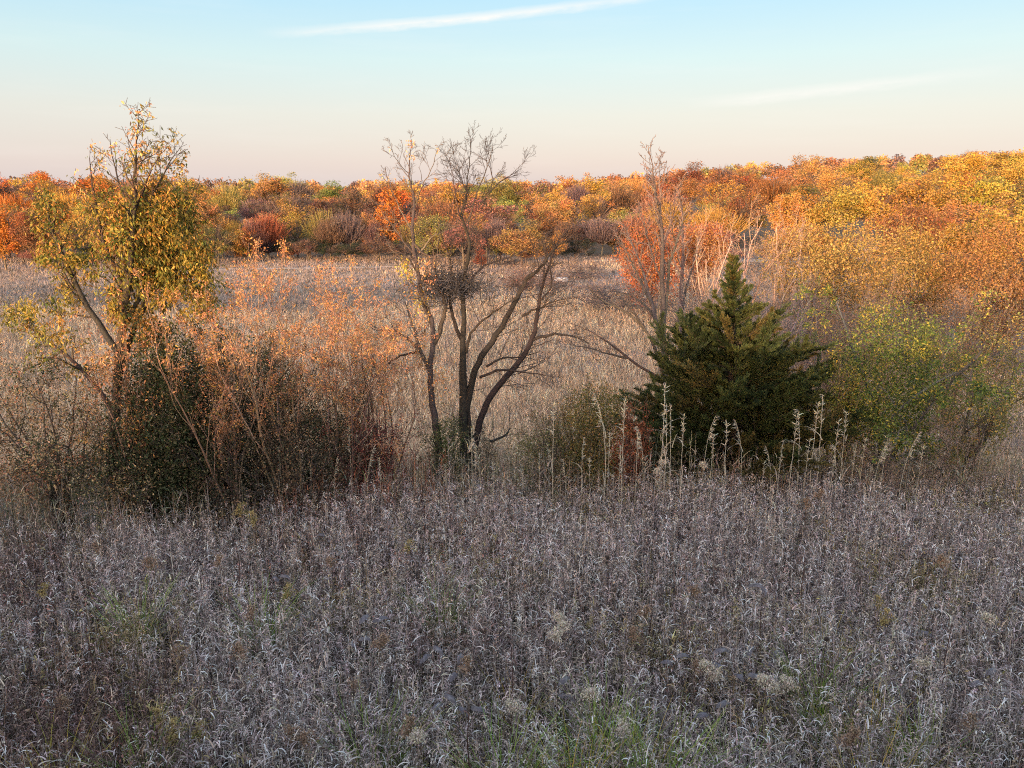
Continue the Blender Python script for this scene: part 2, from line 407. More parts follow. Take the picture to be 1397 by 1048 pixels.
    blades(mb, np.stack([x, y, gh(x, y) - 0.02], 1), rng.uniform(0, 6.3, N2), rng.uniform(0, 0.4, N2), rng.uniform(0.2, 1.3, N2), rng.uniform(0.3, 0.75, N2), 0.012, vary(gcol, N2, 0.3), 3)
    tag(mb.build('dry_meadow_grass', M_GRASS), 'curled grey lilac dead grass filling the whole near meadow', 'grass', kind='stuff')
build_meadow()

def build_tall_edge():
    mb = MB(); N = 8000
    x = rng.uniform(-13, 14, N); y = edge(x) + rng.uniform(-0.9, 3.4, N); z = gh(x, y)
    dens = fnoise(x, y, 0.9, 6) > -0.45; x, y, z = x[dens], y[dens], z[dens]; N = len(x)
    H = rng.uniform(0.7, 1.5, N) * (1 + 0.12 * fnoise(x, y, 1.3)) * np.where(rng.random(N) < 0.08, 1.35, 1); az = rng.uniform(0, 6.3, N)
    col = pick([(0.36, 0.29, 0.21), (0.27, 0.22, 0.17), (0.30, 0.27, 0.24), (0.20, 0.12, 0.08), (0.16, 0.15, 0.08)], N)
    redz = (x < -1.2) & (x > -4.2) & (rng.random(N) < 0.5); col[redz] = pick([(0.24, 0.09, 0.05), (0.20, 0.07, 0.05)], redz.sum())
    col = vary(col, N, 0.2)
    p = np.stack([x, y, z - 0.05], 1); th = rng.normal(0, 0.07, N)
    blades(mb, p, az, th, rng.normal(0, 0.15, N), H, 0.009, col, 3, wend=0.4)
    for k in range(5):
        t = rng.uniform(0.2, 0.95, N)
        blades(mb, p + np.stack([0 * t, 0 * t, t * H], 1), rng.uniform(0, 6.3, N), rng.uniform(0.1, 0.6, N), rng.uniform(0.4, 2.4, N), rng.uniform(0.12, 0.34, N), 0.011, vary(col, N, 0.25), 3)
    tag(mb.build('tall_straw_grass', M_GRASS), 'band of taller straw coloured grass where the meadow meets the thicket', 'grass', kind='stuff')
build_tall_edge()

# ------------------------------------------------------------------ valley grass (stuff)
def on_path(x, y, pad=1.0):
    m = np.zeros(len(x), bool)
    for pts, wd in ((PATHS[0], 1.6), (PATHS[1], 1.1)):
        p = np.array(pts, float)
        for a, b in zip(p[:-1], p[1:]):
            ab = b - a; t = np.clip(((x - a[0]) * ab[0] + (y - a[1]) * ab[1]) / (ab @ ab), 0, 1)
            m |= np.hypot(x - a[0] - t * ab[0], y - a[1] - t * ab[1]) < wd * pad + 0.4
    return m
def build_valley():
    mb = MB(); N = 110000
    y = 16.5 + 133 * rng.random(N) ** 1.35; x = (rng.random(N) * 2 - 1) * (0.74 * y + 2)
    keep = ~on_path(x, y); x, y = x[keep], y[keep]; N = len(x)
    z = gh(x, y)
    zone = fnoise(x, y, 0.05, 3) + rng.normal(0, 0.16, N)
    left = sm(-x / y, 0.10, 0.25) * sm(y, 70, 95); right = sm(x / y, 0.22, 0.32) * sm(y, 40, 60)
    g = zone + 0.9 * left + 0.8 * right + 0.7 * sm(y, 78, 88) > 0.45
    col = pick([(0.56, 0.39, 0.26), (0.46, 0.32, 0.215), (0.36, 0.24, 0.17), (0.62, 0.46, 0.32)], N)
    col[g] = pick([(0.25, 0.20, 0.185), (0.215, 0.17, 0.165), (0.27, 0.215, 0.185), (0.26, 0.19, 0.135)], g.sum())
    dk = rng.random(N) < 0.2; col[dk] *= 0.5
    col = np.minimum(vary(col, N, 0.2, 0.03) * 1.12, 0.8)
    H = rng.uniform(0.55, 1.15, N) * (1 + 0.2 * fnoise(x, y, 0.3)) * np.where(g & (y > 85), 0.7, 1)
    W = 0.016 + 0.00055 * y
    for k in range(5):
        n = N; off = rng.normal(0, 0.10 + 0.0016 * y, (2, n))
        xx, yy = x + off[0], y + off[1]
        blades(mb, np.stack([xx, yy, z - 0.1], 1), rng.uniform(0, 6.3, n), rng.uniform(0, 0.3, n), rng.uniform(0.1, 1.6, n), H * rng.uniform(0.7, 1.1, n), W, np.minimum(col * np.exp(rng.normal(0, 0.2, (n, 1))), 0.85), 2)
    tag(mb.build('valley_grass', M_GRASS), 'straw and grey dead grass covering the valley field below the thicket', 'grass', kind='stuff')
build_valley()

# ------------------------------------------------------------------ woody plants, near and middle distance
DARKBARK = (0.022, 0.018, 0.017)
def draw_wood(name, parts, base, segs, col, mat=M_BARK, thin_col=None, thr=0.02):
    """thick wood and fine twigs as two parts of the plant"""
    a, b = MB(), MB()
    for pts, rad, lvl in segs:
        if rad[0] >= thr: tube(a, pts, rad, vary(col, 1, 0.1)[0])
        else: tube(b, pts, rad, vary(thin_col if thin_col is not None else col, 1, 0.12)[0])
    if a.n: a.build('trunk', mat, parts, True, base)
    if b.n: b.build('twigs', M_TWIG, parts, False, base)

def body_leaves(mb, c, R, n, size, cols, droop=0.3, asp=0.5, lump=0.17, K=None):
    """leaves in uneven clumps through a crown's volume"""
    K = K or max(8, n // 110); R = np.asarray(R, float)
    u = rdir(K) * rng.uniform(0.15, 1.0, (K, 1)) ** 0.45; cen = np.asarray(c) + u * R * 0.9
    i = rng.integers(0, K, n); kc = vary(pick(cols, K), K, 0.12); sz = rng.uniform(0.5, 1.3, K)
    p = cen[i] + rng.normal(0, 1, (n, 3)) * (lump * sz[i])[:, None] * np.maximum(R.mean(), 0.25)
    d = unit(rdir(n) + np.array((0, 0, -droop))); L = size * rng.uniform(0.6, 1.35, n)
    leaves(mb, p, d, L, L * asp * rng.uniform(0.7, 1.2, n), vary(kc[i] * 0.6 + pick(cols, n) * 0.4, n, 0.2))
def tips_leaves(tips, n, size, cols, droop=0.3, jit=0.04, cluster=1, asp=0.5):
    mb = MB(); k = max(1, n // cluster)
    idx = rng.integers(0, len(tips), k)
    c = np.array([tips[i][0] for i in idx]); d = np.array([tips[i][1] for i in idx])
    cc = vary(pick(cols, k), k, 0.15)
    c = np.repeat(c, cluster, 0) + rng.normal(0, jit, (k * cluster, 3)); d = np.repeat(d, cluster, 0); cc = vary(np.repeat(cc, cluster, 0), k * cluster, 0.16)
    m = len(c)
    dd = unit(d * 0.5 + rdir(m) * 0.9 + np.array((0, 0, -droop)))
    L = size * rng.uniform(0.6, 1.3, m)
    leaves(mb, c, dd, L, L * asp * rng.uniform(0.7, 1.2, m), cc)
    return mb

def shrub(name, label, cat, px, Y, top, wpx, bark, leafcols, nleaf, lsize, stems=6, lev=3, kids=(5, 5, 3), cluster=3, droop=0.3,
          lean=0.0, spread=1.0, ang=(25, 60), up=0.04, rat=0.5, group=None, thr=0.02, seg=0.22, wob=0.16, jit=0.05, base_py=None, thin=None, asp=0.5, r0=None, body=0, blo=0.1, bw=1.0, rs=1.0, first=0.08, clustered=False):
    """many-stemmed shrub or small tree rooted in the ground at distance Y, reaching the height and width the photo shows"""
    bx = P(px, 560, Y)[0]; bz = float(gh(bx, Y)) - 0.05
    topz = P(px, top, Y)[2]; H = topz - bz; Wm = wpx / F * Y * 1.02
    base = (float(bx), float(Y), bz); root = empty(name, base, label, cat, group)
    S = dict(seg=seg, wob=wob, up=up, rmin=0.0028 * max(1, Y / 22), lev=lev, kids=kids, ang=ang, rat=rat, first=first)
    if clustered: cluster, lsize, jit, body, droop = 5, 0.043, 0.04, 0, 0.6
    segs, tips = [], []
    r = (r0 if r0 else 0.008 * H ** 0.9 + 0.006) * rs
    for i in range(stems):
        a = rnd.uniform(0, 6.28); s = (Wm * 0.36 * spread / H) * rnd.uniform(0.15, 1.0)
        d = np.array((math.cos(a) * s + lean, math.sin(a) * s, 1.0))
        p0 = np.array(base) + np.array((math.cos(a), math.sin(a), 0)) * min(0.25, Wm * 0.06) * rnd.random()
        grow(segs, tips, p0, d, H * rnd.uniform(0.62, 0.9), r * rnd.uniform(0.7, 1.1), 0, S)
    # bring the crown to the height and width wanted
    allp = np.concatenate([s[0] for s in segs]); sz = H / (np.percentile(allp[:, 2], 99.7) - bz)
    hw = np.percentile(np.abs(allp[:, 0] - bx - lean * (allp[:, 2] - bz)), 97); sx = (Wm / 2) / hw
    sc = np.array((sx, sx, sz)); b0 = np.array(base)
    segs = [((p - b0) * sc + b0, rr, l) for p, rr, l in segs]; tips = [((p - b0) * sc + b0, d) for p, d in tips]
    draw_wood(name, root, base, segs, bark, thr=thr, thin_col=thin)
    if nleaf:
        low = [t for t in tips if t[0][2] > bz + (0.12 if not clustered else 0.12 + 0.5 * rnd.random()) * H]
        fm = tips_leaves(low, nleaf, lsize, leafcols, droop, jit, cluster, asp)
        if body:
            cz = bz + H * (blo + 0.96) / 2; body_leaves(fm, (bx + lean * (cz - bz), Y, cz), (Wm / 2 * bw, Wm / 2 * bw * 0.8, H * (0.96 - blo) / 2), body, lsize, leafcols, droop, asp)
        fm.build('foliage', M_LEAF, root, False, base)
    return root

def traced(limbs, Y, S, bark, name, label, cat, kidspace=13, klen=0.9, thr=0.02, depth=0.5, thin=None, group=None):
    """main limbs follow the photographed limbs at their real distance, each wandering in depth; side branches grow from them"""
    b = limbs[0][0]; bp = P(b[0], b[1], Y); gz = float(gh(bp[0], Y)) - 0.05
    base = (float(bp[0]), float(Y), gz); root = empty(name, base, label, cat, group)
    segs, tips = [], []; store = []
    for li, L in enumerate(limbs):
        k = len(L); start = None
        if li:                                   # join this limb to the nearest point of the limbs before it
            q = min((math.hypot(L[0][0] - a[0], L[0][1] - a[1]), a[3]) for a in store); y0 = q[1]
        else: y0 = Y
        dr = rnd.uniform(-depth, depth)
        pts, rad = [], []
        run = np.linspace(0, 1, k)
        for (px, py, rp), t in zip(L, run):
            yy = y0 + dr * t; pts.append(P(px, py, yy)); rad.append(max((rp if rp > 2 else rp * (0.62 + 0.19 * rp)) / F * yy * 0.88, S['rmin'])); store.append((px, py, rp, yy))
        pts = np.array(pts); rad = np.array(rad)
        if li == 0: pts[0][2] = gz
        tt = np.linspace(0, k - 1, (k - 1) * 3 + 1)
        ps = np.stack([np.interp(tt, np.arange(k), pts[:, a]) for a in range(3)], 1)
        for _ in range(2): ps[1:-1] = (ps[:-2] + 2 * ps[1:-1] + ps[2:]) / 4
        ps[1:-1] += rng.normal(0, 0.008 * Y / 15, ps[1:-1].shape)
        rs = np.interp(tt, np.arange(k), rad)
        segs.append((ps, rs, 0))
        plen = sum(math.hypot(L[i + 1][0] - L[i][0], L[i + 1][1] - L[i][1]) for i in range(k - 1))
        first = 0.42 if li == 0 else 0.2
        side(segs, tips, ps, rs, 1.0, 0, S, first=first, kids=plen * (1 - first) / kidspace, klen=klen)
        tips.append((ps[-1], unit(ps[-1] - ps[-2])))
    draw_wood(name, root, base, segs, bark, thr=thr, thin_col=thin)
    return root, base, segs, tips

# --- forked bare tree in the middle
LB = [
 [(638, 705, 10), (636, 640, 8.5), (632, 580, 7.6), (632, 530, 6.8), (631, 470, 4.8), (633, 440, 4.3), (631, 405, 3.8), (634, 370, 3.2), (643, 330, 2.4), (633, 304, 2.0), (627, 293, 1.8), (633, 280, 1.5), (637, 260, 1.2), (637, 246, 1.0), (641, 215, 0.8), (642, 192, 0.5)],
 [(631, 465, 3.4), (622, 450, 3), (615, 425, 2.6), (612, 400, 2.1), (618, 365, 1.7), (606, 332, 1.1), (600, 310, 0.6)],
 [(636, 560, 6), (648, 500, 5.2), (662, 480, 4.8), (685, 445, 4.3), (702, 415, 3.8), (712, 390, 3.4), (722, 376, 3.3), (738, 367, 2.2), (752, 342, 1.5), (772, 327, 1.0), (792, 322, 0.6)],
 [(641, 650, 7.5), (650, 592, 5.8), (664, 545, 5.2), (690, 515, 4.9), (712, 490, 4.3), (727, 462, 3.9), (733, 430, 3.2), (735, 410, 2.7), (741, 385, 2.1), (752, 352, 1.7), (758, 335, 1.2), (777, 312, 0.7)],
 [(727, 464, 2.8), (745, 457, 2.4), (765, 455, 1.8), (790, 461, 1.1), (806, 470, 0.6)],
 [(655, 515, 2.6), (672, 507, 2.2), (687, 504, 1.9), (702, 506, 1.6), (738, 511, 1.0), (756, 516, 0.6)],
 [(664, 500, 2.2), (681, 488, 1.8), (712, 488, 1.2), (735, 480, 0.7)],
 [(636, 482, 2.6), (641, 455, 2.1), (655, 440, 1.9), (672, 428, 1.6), (690, 415, 1.2), (712, 398, 0.8), (722, 380, 0.6)],
 [(640, 385, 2.3), (655, 366, 1.8), (675, 357, 1.5), (700, 350, 1.1), (720, 341, 0.7)],
 [(712, 432, 2.2), (725, 425, 1.8), (742, 418, 1.5), (758, 410, 1.1), (790, 405, 0.7)],
 [(637, 262, 0.9), (630, 245, 0.8), (622, 228, 0.7), (618, 205, 0.5)],
 [(640, 300, 1.4), (650, 262, 1.1), (664, 233, 0.9), (669, 215, 0.7), (672, 200, 0.5)],
 [(652, 285, 1.2), (675, 252, 1.0), (668, 230, 0.8), (661, 215, 0.5)],
 [(668, 262, 1.1), (684, 246, 0.9), (698, 238, 0.7), (712, 230, 0.5)],
 [(628, 296, 1.3), (622, 270, 1.0), (618, 240, 0.7), (613, 215, 0.5)],
 [(735, 412, 1.8), (748, 400, 1.5), (756, 380, 1.2), (742, 340, 0.8), (738, 318, 0.5)],
 [(645, 610, 4), (640, 575, 3.6), (637, 545, 3.4), (645, 520, 3.2)],
 [(668, 602, 2.4), (680, 600, 2.2), (692, 592, 1.8), (696, 584, 1.2)],
]
S_BARE = dict(seg=0.14, wob=0.085, up=0.035, rmin=0.0024, lev=3, kids=(4.5, 4.5, 4), ang=(22, 55), rat=0.56, rmax=0.010)
r1, b1, s1_, t1 = traced(LB, 15.5, S_BARE, DARKBARK, 'bare_tree', 'dark leafless tree with several leaning forked trunks in the middle of the thicket', 'tree', kidspace=11, klen=1.6, thin=(0.035, 0.028, 0.028), depth=0.7)
# --- slim tree with a few leaves left of it
LA = [
 [(603, 705, 8), (602, 650, 7), (598, 600, 6.2), (590, 550, 5.2), (586, 510, 5.0), (588, 490, 4.7), (591, 470, 4.3), (590, 440, 3.8), (584, 425, 3.4), (576, 405, 3.2), (572, 385, 3.3), (568, 360, 3.1), (563, 335, 3.0), (563, 312, 2.7), (566, 280, 2.2), (561, 254, 1.5), (557, 234, 1.2), (559, 214, 0.9), (561, 190, 0.6)],
 [(590, 472, 4.0), (600, 456, 3.7), (604, 434, 3.3), (609, 418, 3.0), (605, 405, 2.5), (598, 390, 2.2), (592, 365, 1.6), (597, 345, 1.1), (600, 325, 0.6)],
 [(586, 505, 3.6), (578, 488, 3.1), (570, 470, 2.7), (566, 450, 2.1), (558, 430, 1.6), (552, 412, 0.9)],
 [(571, 475, 2.7), (556, 462, 2.3), (540, 450, 1.8), (520, 452, 1.1), (505, 446, 0.6)],
 [(568, 480, 2.2), (553, 482, 1.8), (535, 492, 1.5), (515, 510, 1.1), (503, 530, 0.7)],
 [(557, 236, 1.0), (546, 226, 0.8), (538, 214, 0.7), (533, 202, 0.5)],
 [(566, 282, 1.2), (576, 252, 0.9), (587, 236, 0.8), (593, 220, 0.7), (596, 205, 0.5)],
 [(576, 252, 0.8), (575, 238, 0.6), (571, 228, 0.45)],
 [(564, 318, 1.6), (550, 295, 1.2), (536, 262, 0.9), (527, 240, 0.5)],
 [(563, 345, 1.8), (550, 330, 1.5), (539, 313, 1.2), (521, 289, 0.7), (515, 278, 0.5)],
 [(570, 372, 1.8), (556, 348, 1.4), (541, 344, 1.1), (520, 347, 0.8), (502, 352, 0.5)],
 [(563, 330, 2), (575, 345, 1.5), (590, 352, 1.1), (612, 345, 0.7)],
 [(572, 345, 1.6), (590, 322, 1.2), (604, 318, 0.9), (628, 305, 0.6)],
 [(593, 452, 2.2), (586, 436, 2.8), (579, 420, 2.4), (577, 412, 2.0)],
]
r2, b2, s2_, t2 = traced(LA, 15.1, S_BARE, (0.045, 0.036, 0.032), 'slim_tree', 'slim dark tree with tufts of yellow leaves, just left of the forked bare tree', 'tree', kidspace=15, klen=1.2, thin=(0.09, 0.07, 0.06), depth=0.6)
YEL = [(0.42, 0.33, 0.04), (0.34, 0.30, 0.05), (0.45, 0.26, 0.05)]
ORG = [(0.50, 0.24, 0.09), (0.55, 0.30, 0.14), (0.42, 0.18, 0.08), (0.50, 0.33, 0.12)]
PEACH = [(0.42, 0.19, 0.095), (0.36, 0.16, 0.085), (0.46, 0.24, 0.11), (0.30, 0.16, 0.09), (0.40, 0.22, 0.06)]
TAN = [(0.42, 0.29, 0.16), (0.36, 0.24, 0.13), (0.5, 0.34, 0.19)]
def tufts(spots, Y, cols_n, parent, base, size=0.055):
    mb = MB()
    for px, py, rp, n, cols in spots:
        c = P(px, py, Y); R = rp / F * Y
        pp = c + rng.normal(0, 1, (n, 3)) * R * 0.5
        leaves(mb, pp, rdir(n) + np.array((0, 0, -0.8)), size * rng.uniform(0.6, 1.3, n), size * 0.45, vary(pick(cols, n), n, 0.18))
    mb.build('foliage', M_LEAF, parent, False, base)
tufts([(561, 197, 6, 34, ORG + [(0.3, 0.16, 0.08)]), (560, 212, 6, 22, TAN), (532, 202, 5, 9, TAN), (596, 205, 5, 9, TAN), (527, 241, 5, 7, TAN), (541, 247, 6, 10, TAN), (553, 246, 4, 6, TAN), (520, 236, 4, 5, TAN),
       (556, 372, 13, 120, YEL), (552, 360, 10, 60, YEL), (580, 362, 14, 70, ORG), (576, 412, 15, 110, YEL), (588, 385, 14, 70, [(0.45, 0.22, 0.14), (0.4, 0.2, 0.12)]), (585, 500, 26, 200, ORG), (600, 520, 22, 150, ORG), (590, 540, 22, 110, ORG), (545, 300, 9, 8, ORG), (540, 445, 22, 90, PEACH), (562, 400, 16, 60, ORG), (528, 470, 22, 80, PEACH), (572, 440, 12, 40, ORG)], 15.1, None, r2, b2)

# --- tangle of dead vines caught in the two trees
def tangle(px, py, Y, wpx, hpx, n, label):
    c = P(px, py, Y); root_col = [(0.035, 0.036, 0.045), (0.055, 0.054, 0.064), (0.028, 0.026, 0.028)]
    mb = MB(); R = np.array((wpx / F * Y / 2, 0.32, hpx / F * Y / 2))
    for i in range(n):
        p = c + rng.normal(0, 0.55, 3) * R * (1 + 0.5 * math.sin(i)); d = rdir(1)[0]; pts = [p]
        k = rdir(1)[0]; a = rnd.uniform(-0.7, 0.7)
        for j in range(6):
            d = rot_about(d, k, a); d = unit(d + rng.normal(0, 0.25, 3) - ((pts[-1] - c) / R) * 0.25); pts.append(pts[-1] + d * rnd.uniform(0.04, 0.1))
        tube(mb, pts, np.full(7, rnd.uniform(0.003, 0.007)), root_col[i % 3])
    tag(mb.build('vine_tangle', M_TWIG, None, False, tuple(float(v) for v in c)), label, 'vine')
tangle(628, 391, 15.4, 96, 40, 430, 'dense dark tangle of dead vines caught around the forked bare trunk')
tangle(600, 388, 15.2, 60, 34, 260, 'small loose vine tangle between the slim tree and the forked tree')

# --- tall grey bare trees right of centre, further away
S_MID = dict(tk=2.2, seg=0.4, wob=0.12, up=0.05, rmin=0.009, lev=3, kids=(4, 4, 3), ang=(18, 45), rat=0.5, rmax=0.03)
GB = (0.06, 0.05, 0.052)
traced([[(913, 560, 5), (905, 470, 4.5), (905, 420, 4), (903, 380, 3.5), (905, 330, 2.9), (902, 290, 2.3), (893, 262, 1.7), (891, 235, 1.1), (888, 205, 0.5)],
        [(906, 480, 3.6), (896, 440, 3), (885, 400, 2.5), (876, 365, 2), (865, 335, 1.4), (850, 305, 0.8)],
        [(905, 440, 3), (910, 400, 2.4), (912, 360, 2), (925, 325, 1.5), (935, 290, 0.9)],
        [(895, 437, 2.2), (880, 415, 1.7), (862, 403, 1.1), (840, 396, 0.7)],
        [(902, 292, 1.3), (900, 250, 1), (899, 213, 0.4)], [(893, 425, 2), (872, 380, 1.6), (855, 345, 1.1), (842, 322, 0.7)],
        [(903, 385, 1.8), (890, 350, 1.4), (880, 312, 1.0), (872, 285, 0.6)], [(905, 340, 1.6), (918, 300, 1.2), (922, 262, 0.7)]],
       32, S_MID, GB, 'tall_bare_tree', 'tall grey leafless tree with upswept branches rising above the wood behind the cedar', 'tree', kidspace=7, klen=2.2, thr=0.035, depth=1.5, thin=(0.12, 0.09, 0.085))
traced([[(930, 520, 4), (930, 450, 3.4), (929, 400, 3), (932, 340, 2.2), (930, 290, 1.5), (926, 255, 0.8)], [(930, 430, 2.2), (940, 380, 1.7), (952, 335, 1)], [(931, 370, 1.6), (920, 330, 1.2), (914, 300, 0.7)]],
       40, S_MID, GB, 'slender_bare_tree', 'slender grey leafless tree just right of the tall bare tree', 'tree', kidspace=7, klen=2.4, thr=0.035, depth=1.5, thin=(0.2, 0.14, 0.12))
traced([[(918, 600, 3.8), (912, 540, 3.3), (893, 468, 2.6), (877, 445, 2.3), (857, 427, 1.9), (838, 417, 1.6), (820, 410, 1.3), (810, 400, 1), (801, 388, 0.6)],
        [(890, 465, 1.9), (870, 435, 1.6), (858, 420, 1.3), (848, 406, 0.7)], [(880, 448, 1.7), (866, 428, 1.3), (856, 404, 0.7)],
        [(905, 520, 2.4), (855, 488, 2.1), (835, 470, 1.8), (815, 458, 1.4), (800, 449, 1), (778, 441, 0.6)], [(856, 489, 1.8), (830, 483, 1.5), (805, 475, 1.1), (778, 470, 0.6)],
        [(893, 470, 1.6), (900, 440, 1.3), (897, 415, 0.9), (905, 395, 0.5)]],
       18, dict(S_BARE, seg=0.2), (0.06, 0.05, 0.05), 'arching_bare_shrub', 'dark leafless shrub with long branches arching left out of the cedar', 'shrub', kidspace=14, klen=1.0, depth=0.6, thin=(0.1, 0.08, 0.075))

# --- broad cedar
def cedar():
    Y = 16.0; b = P(1002, 640, Y); gz = float(gh(b[0], Y)) - 0.05; base = (float(b[0]), Y, gz)
    root = empty('cedar_tree', base, 'broad dark green cedar with a thin pointed top, right of the forked bare tree', 'tree')
    tr = MB(); top = P(1000, 345, Y); H = top[2] - gz; B = np.array(base)
    ts = np.linspace(0, 1, 14); pts = B + (top - B)[None] * ts[:, None] + np.stack([0.04 * np.sin(ts * 9), 0.04 * np.cos(ts * 7), 0 * ts], 1)
    tube(tr, pts, 0.11 * (1 - ts) + 0.008, (0.045, 0.032, 0.027), 8); tr.build('trunk', M_BARK, root, True, base)
    fo, tw = MB(), MB()
    # half width of the crown in metres by relative height, read off the photo
    hs = np.array([0.02, 0.12, 0.28, 0.40, 0.48, 0.56, 0.64, 0.72, 0.80, 0.88, 1.0]); ws = np.array([2.1, 2.5, 2.6, 2.45, 2.15, 1.75, 1.32, 0.92, 0.52, 0.25, 0.04])
    C, D, K = [], [], []
    greens = np.array([(0.042, 0.058, 0.02), (0.062, 0.075, 0.024), (0.03, 0.045, 0.018), (0.055, 0.066, 0.022), (0.10, 0.085, 0.03)])
    def limb(p, d, L, r, shade, sub=True):
        n = max(4, int(L / 0.11)); q = [p]
        for i in range(n):
            d = unit(d + rng.normal(0, 0.07, 3) + np.array((0, 0, 0.012))); q.append(q[-1] + d * (L / n))
        q = np.array(q); tube(tw, q, np.linspace(r, 0.004, n + 1), (0.045, 0.035, 0.03), 3)
        for i in range(1, n + 1):
            t = i / n
            if t < 0.25 and L > 0.8: continue
            m = int(44 + 26 * t); fr = rng.random((m, 1)); pos = q[i - 1] * (1 - fr) + q[i] * fr
            dirs = unit(d * 0.9 + rdir(m) * np.array((0.75, 0.75, 0.4)) + np.array((0, 0, 0.1)))
            rad = (0.03 + 0.17 * (1 - t * 0.75)) * rng.random((m, 1)) * min(1, L + 0.3)
            C.append(pos + dirs * rad); D.append(dirs + d * 0.5); K.append(np.tile(shade, (m, 1)))
            if sub and L > 0.45 and t > 0.25:
                limb(q[i], unit(d + perp(d) * np.array((1, 1, 0.45)) * 0.9), L * rnd.uniform(0.2, 0.45) * (1.3 - t), r * 0.5, shade, False)
    for i in range(290):
        h = (i + rnd.random()) / 290 * 0.985; h = h ** 1.05
        a = i * 2.39996 + rnd.uniform(-0.5, 0.5)
        wv = np.interp(h, hs, ws) * rnd.choice([0.5, 0.72, 0.88, 0.96, 1.04])
        lift = np.interp(h, [0, 0.3, 0.8, 1], [0.10, 0.30, 0.62, 1.5]) * rnd.uniform(0.6, 1.35)
        st = max(0.02, h - lift * wv / H * 0.75)
        p = B + (top - B) * st; d = unit(np.array((math.cos(a), math.sin(a), lift)))
        limb(p, d, max(0.12, wv * math.sqrt(1 + lift * lift) * 0.97), 0.02, greens[rng.integers(0, 5)])
    for tx, ty, dy in ((1112, 452, 0.5), (880, 462, -0.2), (925, 430, 0.3), (1060, 425, -0.3)):
        e = P(tx, ty, Y + dy); st = 0.36 + 0.2 * rnd.random(); p = B + (top - B) * st; v = e - p
        limb(p, unit(v - np.array((0, 0, 0.1))), float(np.linalg.norm(v)), 0.025, greens[rng.integers(0, 5)])
    C = np.concatenate(C); D = np.concatenate(D); K = np.concatenate(K); n = len(C)
    L = rng.uniform(0.03, 0.075, n); leaves(fo, C, D, L, L * 0.24, vary(K, n, 0.25, 0.08), 0.1)
    tw.build('branches', M_TWIG, root, False, base); fo.build('foliage', M_LEAF, root, False, base)
cedar()

# --- leafy and twiggy shrubs of the thicket
OLIVE = [(0.19, 0.16, 0.03), (0.32, 0.23, 0.04), (0.11, 0.125, 0.028), (0.34, 0.17, 0.045), (0.08, 0.105, 0.025), (0.15, 0.12, 0.03)]
DKGREEN = [(0.025, 0.04, 0.018), (0.035, 0.052, 0.02), (0.05, 0.06, 0.025), (0.09, 0.07, 0.035)]
TWIGO = (0.20, 0.13, 0.095)
# tall leafy tree on the left edge
LL = [[(150, 720, 9), (155, 600, 8), (160, 520, 7), (168, 440, 6), (176, 380, 5), (182, 320, 4), (185, 260, 2.6), (186, 205, 1.4), (188, 150, 0.6)],
      [(160, 520, 5), (185, 440, 4), (215, 380, 3), (240, 330, 2.4), (255, 290, 1.4), (262, 262, 0.8)], [(166, 450, 4), (200, 390, 3), (232, 350, 2), (272, 345, 1)],
      [(180, 340, 3), (200, 290, 2.2), (218, 245, 1.5), (238, 212, 0.8), (246, 200, 0.5)], [(184, 290, 2), (198, 250, 1.4), (214, 215, 1.0), (228, 200, 0.5)], [(160, 480, 5), (120, 420, 4), (90, 360, 3), (70, 310, 2), (62, 270, 1)],
      [(172, 400, 3), (140, 330, 2.4), (128, 270, 1.6), (122, 215, 0.7)], [(215, 380, 2.4), (250, 380, 1.8), (280, 400, 1)], [(156, 560, 4), (110, 500, 3), (60, 460, 2), (30, 440, 1)], [(184, 300, 2), (160, 250, 1.4), (150, 190, .6)],
      [(205, 395, 2.2), (225, 300, 1.6), (240, 265, 1.0)]]
S_LEFT = dict(seg=0.16, wob=0.14, up=0.02, rmin=0.0035, lev=2, kids=(5, 5, 3), ang=(25, 65), rat=0.55, rmax=0.02)
r3, b3, s3_, t3 = traced(LL, 13.2, S_LEFT, (0.035, 0.028, 0.024), 'leafy_tree', 'tall tree with drooping olive and golden leaves at the left edge', 'tree', kidspace=9, klen=1.15, depth=0.9, thin=(0.07, 0.052, 0.04))
dense = [t for t in t3 if proj(t[0])[1] > 262]; sparse = [t for t in t3 if proj(t[0])[1] <= 262]
mbl = tips_leaves(dense, 10000, 0.075, OLIVE, 1.0, 0.06, 7, 0.34); m2 = tips_leaves(sparse, 800, 0.07, OLIVE + ORG, 0.9, 0.045, 6, 0.36)
for cpx, cpy, rw, rh, n in ((235, 335, 55, 85, 6500), (188, 320, 50, 75, 4200), (255, 400, 40, 50, 2200), (195, 420, 60, 50, 2600), (100, 350, 55, 75, 1300), (60, 440, 60, 50, 700), (215, 272, 48, 30, 1500)):
    c = P(cpx, cpy, 13.2); k = 13.2 / F
    body_leaves(mbl, c, (rw * k, 0.8, rh * k), n, 0.075, OLIVE, 1.2, 0.34, 0.13)
for v, f, c in zip(m2.v, m2.f, m2.c): mbl.add(v, f - f.min(), c)
mbl.build('foliage', M_LEAF, r3, False, b3)
tufts([(189, 151, 4, 7, TAN), (183, 172, 7, 24, OLIVE + TAN), (180, 186, 6, 14, TAN), (194, 195, 5, 10, TAN), (215, 202, 6, 16, TAN), (228, 200, 6, 14, OLIVE), (246, 222, 6, 16, OLIVE), (252, 232, 6, 18, TAN), (240, 236, 5, 8, TAN), (220, 218, 12, 46, OLIVE + TAN), (190, 210, 12, 40, OLIVE), (195, 232, 16, 60, OLIVE), (222, 240, 14, 46, OLIVE), (205, 255, 20, 80, OLIVE), (178, 225, 12, 50, OLIVE), (232, 252, 12, 40, OLIVE)], 13.2, None, r3, b3, 0.075)
r3.children[-1].name = 'upper_foliage'

